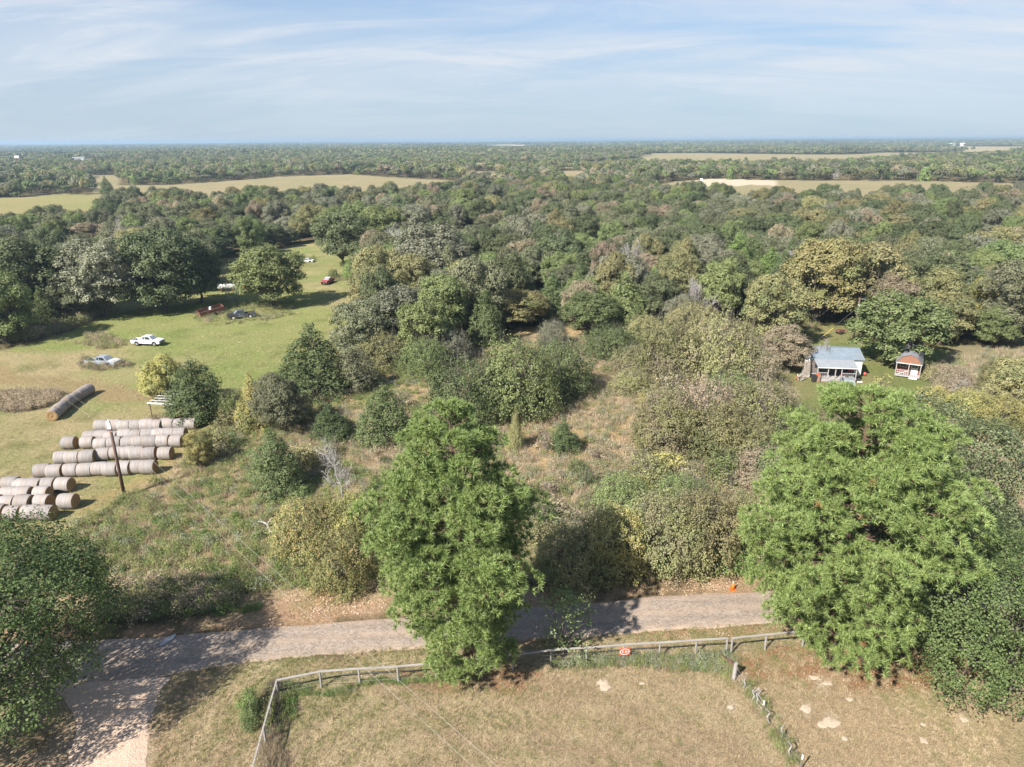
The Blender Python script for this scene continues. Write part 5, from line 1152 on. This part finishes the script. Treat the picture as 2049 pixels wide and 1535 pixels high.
MB().box(1.95, 2.85, -.05, -.032, .46, 2.35).build('door', M_blue, cb); wd = MB().box(3.5, 4.7, -.055, -.032, 1.25, 2.1).build('window', M_glass, cb); MB().box(3.46, 4.74, -.045, -.031, 1.18, 1.25).build('sill', M_white, wd); wd = MB().box(.7, 1.6, -.055, -.032, 1.3, 2.1).build('window', M_glass, cb)
ch = empty('chimney', tuple(Vector(a)+Vector((0, 0, 0))), yw, 'stone chimney with a cream top at the left end of the cabin', 'chimney')
ch.location = cb.matrix_basis @ Vector((-.65, -.35, 0)) if False else (a.x+(-.62)*math.cos(yw)-(-.5)*math.sin(yw), a.y+(-.62)*math.sin(yw)+(-.5)*math.cos(yw), 0)
mb = MB(); mb.add([(-.52, -.4, 0), (.52, -.4, 0), (.52, .4, 0), (-.52, .4, 0), (-.33, -.3, 2.5), (.33, -.3, 2.5), (.33, .3, 2.5), (-.33, .3, 2.5)], [(0, 1, 5, 4), (1, 2, 6, 5), (2, 3, 7, 6), (3, 0, 4, 7), (4, 5, 6, 7)]); mb.build('stack', M_mortar, ch); MB().box(-.30, .30, -.27, .27, 2.5, 3.55).build('stack_top', M_cream, ch); MB().box(-.35, .35, -.32, .32, 3.55, 3.62).build('cap', M_tin2, ch)
mb = MB(); r_ = RS(6)
for i in range(14):
    z = .08+i*.172; f = 1-z/2.5*.37; n_ = 5
    for k in range(n_):
        w_ = 1.04*f/n_; x = -.52*f+w_*(k+.5)+(.06 if i % 2 else -.02)*f; dd = r_.uniform(.02, .06); y = -.4+.1*z/2.5
        mb.box(x-w_*.44, x+w_*.44, y-dd, y+.02, z+r_.uniform(-.02, .01), z+.15)
tag(mb.build('stone', M_stone, ch), kind='stuff')
def cpos(x, y): return (a.x+x*math.cos(yw)-y*math.sin(yw), a.y+x*math.sin(yw)+y*math.cos(yw))
bx = cpos(-.05, -2.7); o = empty('rubbish_bin', (*bx, 0), yw, 'black wheeled bin at the left end of the cabin porch', 'bin'); MB().add([(-.24, -.26, .05), (.24, -.26, .05), (.24, .26, .05), (-.24, .26, .05), (-.29, -.32, 1.0), (.29, -.32, 1.0), (.29, .32, 1.0), (-.29, .32, 1.0)], [(0, 1, 2, 3), (4, 5, 6, 7), (0, 1, 5, 4), (1, 2, 6, 5), (2, 3, 7, 6), (3, 0, 4, 7)]).build('tub', M_black, o); MB().box(-.31, .31, -.34, .34, 1.0, 1.06).build('lid', M_black, o)
def item(nm, x, y, z, build, label, cat):
    o = empty(nm, (*cpos(x, y), z), yw, label, cat); build(o); return o
def chair(o):
    MB().box(-.25, .25, -.25, .25, .42, .47).build('seat', M_black, o); MB().box(-.25, .25, .22, .26, .47, 1.0).build('backrest', M_black, o)
    for x in (-.22, .22):
        for y in (-.22, .22): MB().box(x-.02, x+.02, y-.02, y+.02, 0, .42).build('leg', M_black, o)
item('porch_chair', 4.6, -1.5, .46, chair, 'black chair on the right half of the cabin porch', 'chair'); item('porch_chair', 1.1, -1.4, .46, chair, 'black chair on the left half of the cabin porch', 'chair')
item('cooler_box', 4.1, -1.9, .46, lambda o: (MB().box(-.35, .35, -.2, .2, 0, .35).build('tub', M_dirtyw, o), MB().box(-.37, .37, -.22, .22, .35, .42).build('lid', M_rpaint, o)), 'pale cooler with a red lid just right of the cabin steps', 'cooler')
item('barbecue_grill', 5.3, -1.2, .46, lambda o: (MB().box(-.4, .4, -.25, .25, .6, .85).build('firebox', M_black, o), MB().prism([(-.25, .85), (.25, .85), (.18, 1.1), (-.18, 1.1)], 'x', -.4, .4).build('hood', M_rpaint, o), [MB().box(x-.02, x+.02, y-.02, y+.02, 0, .6).build('leg', M_black, o) for x in (-.36, .36) for y in (-.2, .2)]), 'dark grill with a red hood at the right end of the porch', 'grill')
item('leaning_board', .45, -2.75, 0, lambda o: (MB().prism([(-.35, 0), (.35, 0), (.4, 1.0), (.1, 1.45), (-.3, 1.3)], 'y', 0, .05).build('board', surf('brown_board', (.34, .20, .14), (.26, .16, .12), 5), o), MB().box(-.2, .25, -.02, .0, .9, 1.2).build('patch', M_orange, o)), 'brown board leaning at the left porch corner by the bin', 'board')
item('scrap_pile', -1.6, -2.2, 0, lambda o: ([MB().beam((r_.uniform(-.9, .9), r_.uniform(-.5, .5), r_.uniform(.05, .2)), (r_.uniform(-.9, .9), r_.uniform(-.5, .5), r_.uniform(.2, .9)), .08, .06).build('timber', (M_deck, M_rust, M_dirtyw, M_orange)[k % 4], o) for k in range(10)]), 'heap of scrap timber left of the black bin', 'scrap')
item('garden_hose_box', PL+.5, -1.9, 0, lambda o: (MB().box(-.35, .35, -.25, .25, 0, .4).build('tub', M_black, o), MB().box(-.2, .5, -.5, -.1, 0, .14).build('sack', M_cream, o)), 'black tub with a cream sack at the right end of the porch', 'tub')
p = at(1730, 751); bl = MB(); n_ = 10; vs = [(0, 0, .0)]
for i in range(1, 6):
    t_ = math.pi*i/6; vs += [(.24*math.sin(t_)*math.cos(2*math.pi*k/n_), .24*math.sin(t_)*math.sin(2*math.pi*k/n_), .24-.24*math.cos(t_)) for k in range(n_)]
vs.append((0, 0, .48)); fs = [(0, 1+(k+1) % n_, 1+k) for k in range(n_)]+[(1+i*n_+k, 1+i*n_+(k+1) % n_, 1+(i+1)*n_+(k+1) % n_, 1+(i+1)*n_+k) for i in range(4) for k in range(n_)]+[(len(vs)-1, 1+4*n_+k, 1+4*n_+(k+1) % n_) for k in range(n_)]
bl.add([(x+p.x, y+p.y, z) for x, y, z in vs], fs); tag(bl.build('red_ball', surf('red_rubber', (.70, .12, .10)), None, True), 'red ball on the lawn just right of the cabin', 'ball')
# ------------------------------------------------------------------ barn-roofed shed
p = at(1814, 756); yw2 = -math.atan2(3.8, 5.2)+.10; sh = empty('garden_shed', tuple(p), yw2, 'small shed with grey barn roof, orange wood gable and little white-railed porch', 'shed')
M_shroof = surf('grey_shingle', (.27, .27, .285), (.22, .22, .235), 2, .8); M_owood = surf('orange_boards', (.33, .16, .10), (.25, .115, .075), 1.5, .7, stretch=(6, 1, .5)); M_redw = surf('red_brown_boards', (.24, .10, .07), (.18, .08, .06), 3, .8)
W_, L_ = 3.3, 6.2; G = [(-W_/2, 2.15), (-W_/2+.05, 2.2), (-W_*.29, 3.05), (0, 3.45), (W_*.29, 3.05), (W_/2-.05, 2.2), (W_/2, 2.15)]
MB().box(-W_/2+.05, W_/2-.05, 1.3, L_, .25, 2.15).build('wall', M_redw, sh); MB().box(-W_/2+.05, W_/2-.05, 0, L_, .12, .25).build('floor', M_deck, sh)
MB().prism(G, 'y', -.02, .06).build('gable', M_owood, sh); MB().prism(G, 'y', L_-.06, L_).build('gable', M_redw, sh)
Ro = [(-W_/2-.10, 2.12), (-W_*.30, 3.09), (0, 3.50), (W_*.30, 3.09), (W_/2+.10, 2.12)]
for i in range(4):
    (x0, z0), (x1, z1) = Ro[i], Ro[i+1]; MB().add([(x0, -.12, z0), (x1, -.12, z1), (x1, L_+.08, z1), (x0, L_+.08, z0), (x0, -.12, z0+.06), (x1, -.12, z1+.06), (x1, L_+.08, z1+.06), (x0, L_+.08, z0+.06)], [(0, 1, 2, 3), (4, 5, 6, 7), (0, 1, 5, 4), (1, 2, 6, 5), (2, 3, 7, 6), (3, 0, 4, 7)]).build('roof_panel', M_shroof, sh)
MB().beam((-W_/2, -.05, 2.12), (W_/2, -.05, 2.12), .05, .1).build('fascia', M_white, sh)
for x in (-W_/2+.1, .05, W_/2-.1): MB().box(x-.05, x+.05, 0, .10, .25, 2.1).build('post', M_deck, sh)
dr = MB().box(.35, 1.25, 1.26, 1.298, .25, 2.05).build('door', M_white, sh); MB().box(.47, 1.13, 1.245, 1.258, 1.25, 1.9).build('pane', M_glass, dr); MB().box(.78, .82, 1.235, 1.244, 1.25, 1.9).build('glazing_bar', M_white, dr)
wn_ = MB().box(-1.1, -.2, 1.26, 1.298, 1.2, 1.95).build('window', M_white, sh); MB().box(-1.03, -.27, 1.245, 1.258, 1.27, 1.88).build('pane', M_glass, wn_)
MB().beam((-W_/2+.1, .06, 1.05), (.05, .06, 1.05), .06, .06).build('handrail', M_deck, sh)
for k in range(5): x = -W_/2+.35+k*.27; MB().box(x-.02, x+.02, .04, .08, .25, 1.05).build('baluster', M_dirtyw, sh)
MB().beam((-W_/2+.15, .06, .3), (0, .06, 1.0), .05, .05).build('cross_rail', M_white, sh); MB().box(.25, 1.3, -.45, -.04, 0, .12).build('step', M_white, sh)
pc = empty('bench', (p.x-.8*math.cos(yw2), p.y-.8*math.sin(yw2)+.55, .25), yw2, 'pale bench with a patterned cushion on the shed porch', 'bench'); MB().box(-.45, .45, -.18, .18, .38, .44).build('seat', M_dirtyw, pc); MB().box(-.4, .4, -.16, .16, .445, .52).build('cushion', M_rpaint, pc)
for x in (-.4, .4): MB().box(x-.04, x+.04, -.16, .16, 0, .38).build('leg', M_dirtyw, pc)
# bits behind the cabin
p = at(1681, 668); o = empty('garden_cart', tuple(p), R(20), 'rusty cart on the grass behind the cabin', 'cart'); MB().box(-.7, .7, -.4, .4, .4, .75).build('tray', M_rust, o); [MB().tube([(-.3, s_*.44, .28), (-.3, s_*.54, .28)], .28, 12).build('wheel', M_tyre, o) for s_ in (-1, 1)]; MB().beam((.7, 0, .5), (1.5, 0, .7), .05, .05).build('handle', M_rust, o)
# far buildings
fb = RS(12)
for i, (px, py, wpx, hgt, col, l_) in enumerate(((36, 322, 10, 5, 'w', 'white farm building in a tan field at the far left'), (160, 327, 22, 5, 'g', 'long pale shed beyond the trees at far left'), (247, 315, 8, 6, 'w', 'small white house far off above the left woods'), (283, 312, 16, 6, 'w', 'long white-roofed barn far off above the left woods'), (436, 312, 12, 6, 'w', 'white-roofed barn far off left of centre'),
    (832, 309, 6, 6, 'w', 'tiny white house far off in the centre woods'), (1558, 302, 20, 7, 'r', 'long red-roofed barn by the far tan field'), (1535, 304, 6, 5, 'r', 'small red shed by the far tan field'), (1905, 293, 12, 9, 'w', 'white building far off at the upper right'), (1925, 293, 9, 9, 'w', 'second white building far off at the upper right, next to another'), (1403, 368, 5, 3, 'w', 'white hut on the pale bare ground strip'), (612, 288, 14, 22, 'w', 'white industrial block on the horizon left of centre'), (1040, 293, 20, 8, 'r', 'pale brick works on the horizon near the centre'))):
    q = at(px, py); q = Vector((q.x, q.y, float(landz(q.x, q.y)))); dist = proj(q.x, q.y)[2]; w_ = wpx*dist/FPX; d_ = w_*.4
    q.z += 0 if dist < 900 else 3.5
    o = empty('farm_building', tuple(q), fb.uniform(-.3, .3), l_, 'building'); mt = {'w': M_white, 'g': M_tin2, 'r': M_owood}[col]
    MB().box(-w_/2, w_/2, -d_/2, d_/2, -8, hgt*.65).build('wall', M_cream if col != 'g' else M_dirtyw, o); MB().prism([(-d_*.56, hgt*.63), (d_*.56, hgt*.63), (0, hgt)], 'x', -w_*.52, w_*.52).build('roof', mt, o)
# ------------------------------------------------------------------ grass, weeds and litter
gsrc = bpy.data.collections.new('grass_sources')
def bladeset(rng, n, h, spread, wdt, lean):
    P = rng.normal(size=(n, 3))*spread; P[:, 2] = 0; d = unit(np.stack([rng.normal(size=n)*lean, rng.normal(size=n)*lean, np.ones(n)], 1)); L = h*(.5+.6*rng.rand(n))[:, None]; s_ = rdir(rng, n); s_[:, 2] = 0; s_ = unit(s_)*wdt
    return np.stack([P-s_, P+s_, P+d*L], 1).reshape(-1, 3), np.arange(3*n).reshape(n, 3)
def gsource(parts, mats, nm=None):
    me = np_mesh('tuft', parts)
    for m_ in mats: me.materials.append(m_)
    o = bpy.data.objects.new('g%03d' % len(gsrc.objects), me); gsrc.objects.link(o); return len(gsrc.objects)-1
gm = {'dry': leafmat('grass_dry', [(.41, .31, .205), (.54, .43, .29), (.30, .24, .145)], .25, .1, .8), 'grn': leafmat('grass_green', [(.20, .215, .085), (.27, .28, .12), (.36, .32, .17)], .25, .1, .8), 'brn': leafmat('grass_brown', [(.36, .285, .19), (.46, .375, .26), (.29, .225, .15)], .2, .1, .8),
      'weed': leafmat('weed_green', [(.15, .185, .060), (.215, .25, .085), (.29, .30, .125)], .25, .2, .7), 'sage': leafmat('weed_sage', [(.20, .22, .15), (.27, .28, .19), (.16, .18, .10)], .2, .2, .7), 'lush': leafmat('weed_lush', [(.08, .14, .03), (.12, .20, .05), (.17, .24, .07)], .3, .3, .6), 'dk': leafmat('weed_dead', [(.12, .095, .08), (.18, .145, .12), (.08, .065, .055)], .1, .1, .9)}
gr_ = RS(21); GI = {}
for k, nb, h, s_, wd_, ln in (('dry', 16, .13, .07, .010, .5), ('grn', 16, .12, .07, .010, .5), ('brn', 40, .75, .22, .012, .30), ('dk', 40, .65, .25, .014, .6)):
    GI[k] = [gsource([(*bladeset(gr_, nb, h, s_, wd_, ln), 0)], [gm[k]]) for _ in range(3)]
def weed(rng, h, w, n, leaf, m1, stalk):
    C = []; Rr = []
    for i in range(6): C.append(np.array([rng.normal()*w*.3, rng.normal()*w*.3, h*rng.uniform(.35, .8)])); Rr.append(w*rng.uniform(.25, .4))
    P = []; D = []
    for c, r in zip(C, Rr): d = rdir(rng, n//6); P.append(c+d*r*(.6+.5*rng.rand(len(d), 1))); D.append(d)
    P = np.concatenate(P); P[:, 2] = np.maximum(P[:, 2], .03); D = unit(np.concatenate(D)*.5+rdir(rng, len(P))*.7+np.array([0, 0, .5])); V, F = leaf_quads(rng, P, D, leaf, .55)
    return gsource([(V, F, 0), (*bladeset(rng, 14, h*1.15, w*.3, .010, .25), 1)], [gm[m1], gm[stalk]])
for k, m1, st, h, w_ in (('weed', 'weed', 'brn', .7, .8), ('sage', 'sage', 'brn', .7, .7), ('lush', 'lush', 'grn', .45, .7), ('leafbrn', 'brn', 'dk', .8, .9)): GI[k] = [weed(gr_, h, w_, 190, .085, m1, st) for _ in range(3)]
def mk(x, y, kinds, smin, smax, hs=(1, 1)):
    n = len(x); idx = np.array([GI[k_][gr_.randint(3)] for k_ in kinds]); s_ = gr_.uniform(smin, smax, n); h = s_*gr_.uniform(hs[0], hs[1], n)
    return np.stack([x, y, np.full(n, -.02)], 1), np.stack([s_, s_, h], 1), idx
def put(name, L, label, cat):
    P, S_, I = [np.concatenate(q) for q in zip(*L)]; r = np.zeros((len(P), 3)); r[:, 2] = gr_.rand(len(P))*6.283; r[:, 0] = gr_.normal(size=len(P))*.1; return scatter(name, P, r, S_, I, gsrc, label=label, cat=cat)
def clear_road(x, y, m=0):
    """keeps growth off the road and the drive"""
    px = 1024.5+FPX*x/(y*math.cos(PITCH)+33*math.sin(PITCH)); t = np.clip((px+100)/2200, 0, 1)
    pp = np.array([-400, -100, 205, 328, 479, 700, 900, 1080, 1266, 1349, 1486, 1800, 2200.]); up = np.array([1300, 1292, 1278, 1271, 1258, 1243, 1226, 1210, 1196, 1190, 1184, 1165, 1140.]); lo = np.array([1398, 1380, 1362, 1355, 1328, 1306, 1292, 1280, 1268, 1260, 1252, 1231, 1208.])
    yu = np.array([at(a_, b_).y for a_, b_ in zip(pp, up)]); yl = np.array([at(a_, b_).y for a_, b_ in zip(pp, lo)]); u = np.interp(px, pp, yu); l2 = np.interp(px, pp, yl)
    on = (y < u+m) & (y > l2-m); return ~(on | in_poly(x, y, DRIVEP))
DRIVEP = wpoly([(85, 1345), (360, 1340), (322, 1390), (304, 1450), (294, 1560), (310, 1900), (90, 1900), (130, 1560), (134, 1450), (112, 1410)])
def choose(x, w): 
    ks = list(w); p_ = np.array([w[k_] for k_ in ks], float); return np.array(ks)[gr_.choice(len(ks), size=len(x), p=p_/p_.sum())]
# mown dry pasture in front
n_ = 46000; x = gr_.uniform(-32, 40, n_); y = gr_.uniform(24, 44, n_); ok = in_poly(x, y, FORE) & clear_road(x, y, -.22) & (np.abs(x) < y*.80+3) & ~np.any([np.hypot(x-at(b_[0], b_[1]).x, (y-at(b_[0], b_[1]).y)/1.3) < b_[2]*.8 for b_ in BR], axis=0) & (fbm(x, y, 2.2, 3)+gr_.rand(n_)*.4 > .42) & ~(in_poly(x, y, DRIVEDIRT)); x, y = x[ok], y[ok]
rg_ = ((np.abs(x+1)/13.5)**3+(np.abs(y-20)/17.)**3)**(1/3.)*17+(fbm(x, y, 5, 61, 2)-.5)*1.6; green = fbm(x, y, 14, 1)+gr_.rand(len(x))*.35-.12*np.sin(rg_*2*math.pi/2.3) > .64; kd = np.where(green, 'grn', 'dry'); put('pasture_grass', [mk(x, y, kd, .6, 1.35, (.7, 1.5))], 'short dry grass of the near pasture', 'grass')
# weeds of the brush plot
n_ = 30000; x = gr_.uniform(-60, 110, n_); y = 46+(120-46)*gr_.rand(n_)**1.25; ok = in_poly(x, y, BRUSH) & clear_road(x, y, .8) & ~in_poly(x, y, SHOULDER) & (np.abs(x) < y*.8+6); x, y = x[ok], y[ok]
nz = fbm(x, y, 9, 51, 2); pxx = 1024.5+FPX*x/(y*.944+10.9); left = pxx < 560
k1 = choose(x, {'brn': 7, 'weed': 1.6, 'leafbrn': 1.5, 'sage': 1.6, 'lush': .4}); k2 = choose(x, {'weed': 5, 'lush': 3, 'brn': 1, 'sage': 1}); k3 = choose(x, {'weed': 4, 'lush': 2, 'brn': 2, 'sage': 1.2, 'dk': .3})
kd = np.where(left, np.where(nz > .44, k3, choose(x, {'leafbrn': .6, 'brn': 4, 'dk': .6, 'weed': 3, 'grn': 1})), np.where((nz > .62) & (pxx < 1000), k2, k1)); put('slope_weeds', [mk(x, y, kd, .7, 1.5, (.6, 1.15))], 'tall dry grass and weeds covering the slope behind the road', 'weeds')
# pasture tufts, edges and weed beds
L = []
n_ = 26000; x = gr_.uniform(-120, 10, n_); y = 60+(230-60)*gr_.rand(n_)**1.6; ok = in_poly(x, y, PASTURE) & (np.abs(x) < y*.8+5) & (fbm(x, y, 3, 22, 2)+gr_.rand(n_)*.3 > .55); x, y = x[ok], y[ok]; L.append(mk(x, y, np.where(fbm(x, y, 40, 4)+gr_.rand(len(x))*.2 > .55, 'grn', 'dry'), 1.0, 2.6, (.4, .8)))
def bed(poly, n, w, smin, smax, hs=(.8, 1.1)):
    q = wpoly(poly); xs = [a_[0] for a_ in q]; ys = [a_[1] for a_ in q]; x = gr_.uniform(min(xs), max(xs), n); y = gr_.uniform(min(ys), max(ys), n); wx, wy = warp(x, y, min(2.2, max(.3, (max(xs)-min(xs))*.06)), 3, 5); ok = in_poly(wx, wy, q) & (gr_.rand(len(x)) < .25+1.3*fbm(x, y, 3.0, 66, 2)); x, y = x[ok], y[ok]; L.append(mk(x, y, choose(x, w), smin, smax, hs))
bed([(-60, 700), (0, 690), (80, 676), (190, 640), (230, 608), (140, 622), (40, 650), (-60, 660)], 1800, {'weed': 4, 'sage': 1, 'leafbrn': 2, 'brn': 1}, 1.2, 2.4, (1, 1.5))
bed([(-20, 812), (50, 828), (118, 805), (126, 785), (60, 784), (-20, 790)], 700, {'leafbrn': 5, 'dk': 2, 'brn': 1}, .9, 1.6)
bed([(155, 735), (205, 742), (262, 734), (262, 722), (205, 726), (160, 722)], 260, {'leafbrn': 2, 'dk': 3, 'weed': 2, 'brn': 1}, .8, 1.4); bed([(160, 722), (180, 728), (200, 714), (170, 712)], 60, {'dk': 3, 'weed': 2}, .7, 1.2)
bed([(380, 640), (470, 650), (560, 636), (600, 622), (560, 608), (430, 605), (395, 618)], 700, {'brn': 3, 'weed': 4, 'sage': 1}, .7, 1.3, (.7, 1.0))
bed([(650, 560), (700, 566), (720, 556), (690, 548)], 120, {'weed': 3, 'brn': 3}, 1, 2); bed([(640, 522), (600, 526), (625, 516)], 60, {'weed': 2, 'lush': 2}, 1, 2)
bed([(150, 690), (215, 700), (260, 690), (210, 668), (170, 672)], 350, {'brn': 4, 'leafbrn': 2, 'weed': 2}, .8, 1.4); bed([(295, 848), (350, 858), (400, 862), (350, 838), (300, 835)], 260, {'brn': 4, 'leafbrn': 2, 'weed': 1}, .8, 1.5)
bed([(1880, 780), (2060, 790), (2060, 700), (1960, 700), (1900, 730)], 900, {'brn': 4, 'leafbrn': 1, 'sage': 2, 'weed': 1}, .8, 1.6); bed([(1560, 640), (1625, 690), (1640, 640)], 300, {'weed': 3, 'brn': 1}, .8, 1.6)
bed([(1700, 860), (1960, 850), (2060, 860), (2060, 790), (1900, 785), (1800, 800)], 1500, {'brn': 3, 'sage': 2, 'weed': 1, 'leafbrn': 1}, 1.0, 2.0); bed([(1840, 748), (1870, 752), (1880, 735), (1850, 735)], 60, {'weed': 2, 'leafbrn': 2}, .8, 1.4)
put('pasture_weeds', L, 'grass tufts and weed beds of the green pasture and the cabin lawn', 'weeds')
L = []
bed([(1095, 1336), (1180, 1344), (1320, 1340), (1440, 1334), (1462, 1322), (1400, 1306), (1321, 1314), (1249, 1320), (1174, 1322), (1100, 1328)], 1300, {'sage': 3, 'weed': 2.5, 'lush': 1.5, 'brn': 2.5, 'dk': .6}, .3, .85, (.7, 1.3))
bed([(1440, 1350), (1466, 1352), (1478, 1330), (1452, 1318)], 120, {'brn': 3, 'weed': 2, 'sage': 1}, .5, .9); bed([(556, 1392), (640, 1392), (740, 1384), (850, 1376), (980, 1372), (980, 1355), (800, 1366), (700, 1370), (630, 1376), (560, 1382)], 900, {'weed': 3, 'lush': 4, 'brn': 1, 'sage': .5}, .25, .6)
bed([(556, 1385), (600, 1400), (590, 1440), (560, 1470), (540, 1440)], 220, {'weed': 2, 'lush': 2, 'dk': 2}, .4, .8); bed([(545, 1375), (560, 1380), (552, 1460), (535, 1460), (538, 1400)], 420, {'dk': 6, 'weed': .6}, .6, 1.0, (1.6, 2.2))
bed([(535, 1450), (560, 1455), (562, 1535), (550, 1600), (505, 1600), (520, 1500)], 500, {'brn': 5, 'dk': 1.5}, .5, .9)
bed([(1475, 1362), (1500, 1362), (1560, 1440), (1610, 1530), (1590, 1545), (1530, 1450), (1480, 1380)], 360, {'grn': 3, 'weed': 1.5, 'brn': .7}, .3, .7, (1, 2)); bed([(230, 1240), (500, 1226), (520, 1212), (400, 1205), (240, 1215)], 420, {'lush': 4, 'weed': 2, 'grn': 1}, .5, 1.1); bed([(200, 1240), (480, 1215), (470, 1180), (300, 1160), (200, 1190)], 900, {'dk': 3, 'weed': 3, 'leafbrn': 2}, .9, 1.7)
put('verge_weeds', L, 'leafy weeds along the rail fences and the road verge', 'weeds')
# fallen leaves and small stones on the verge
lt = leafmat('litter', [(.42, .27, .16), (.62, .50, .36), (.30, .17, .09)], 0., .1, .9); LI = []
for j in range(3):
    r2 = RS(90+j); P = r2.uniform(-.6, .6, (40, 3)); P[:, 2] = .02+.03*r2.rand(40); V, F = leaf_quads(r2, P, unit(rdir(r2, 40)*.5+np.array([0, 0, 1.])), .10, .7); LI.append(gsource([(V, F, 0)], [lt]))
GI['lit'] = LI; n_ = 1500; x = gr_.uniform(-25, 40, n_); y = gr_.uniform(40, 54, n_); ok = (in_poly(x, y, SHOULDER) | in_poly(x, y, SHOULDER2) | in_poly(x, y, NEEDLEBED) & True) & clear_road(x, y, .25); x, y = x[ok], y[ok]; L = [mk(x, y, np.array(['lit']*len(x)), .5, 1.1)]
put('leaf_litter', L, 'fallen leaves on the reddish verge', 'leaf litter')
# ------------------------------------------------------------------ air
hb = MB().box(-36000, 36000, -2000, 27000, -30, 43); m, n, l = newmat('haze'); out = N(n, 'ShaderNodeOutputMaterial'); pv = N(n, 'ShaderNodeVolumePrincipled'); pv.inputs['Color'].default_value = (.46, .63, .82, 1); pv.inputs['Density'].default_value = 1.6e-4; pv.inputs['Anisotropy'].default_value = .2
l.new(pv.outputs[0], out.inputs['Volume']); hz_o = hb.build('haze', m); tag(hz_o, kind='stuff', label='thin blue haze over the whole countryside', cat='haze')

_u = {o.data.name: len(o.data.polygons) for c in (COL, src, gsrc) for o in c.all_objects if o.type == 'MESH'}
print('unique faces', sum(_u.values()), sorted(_u.items(), key=lambda q: -q[1])[:12])
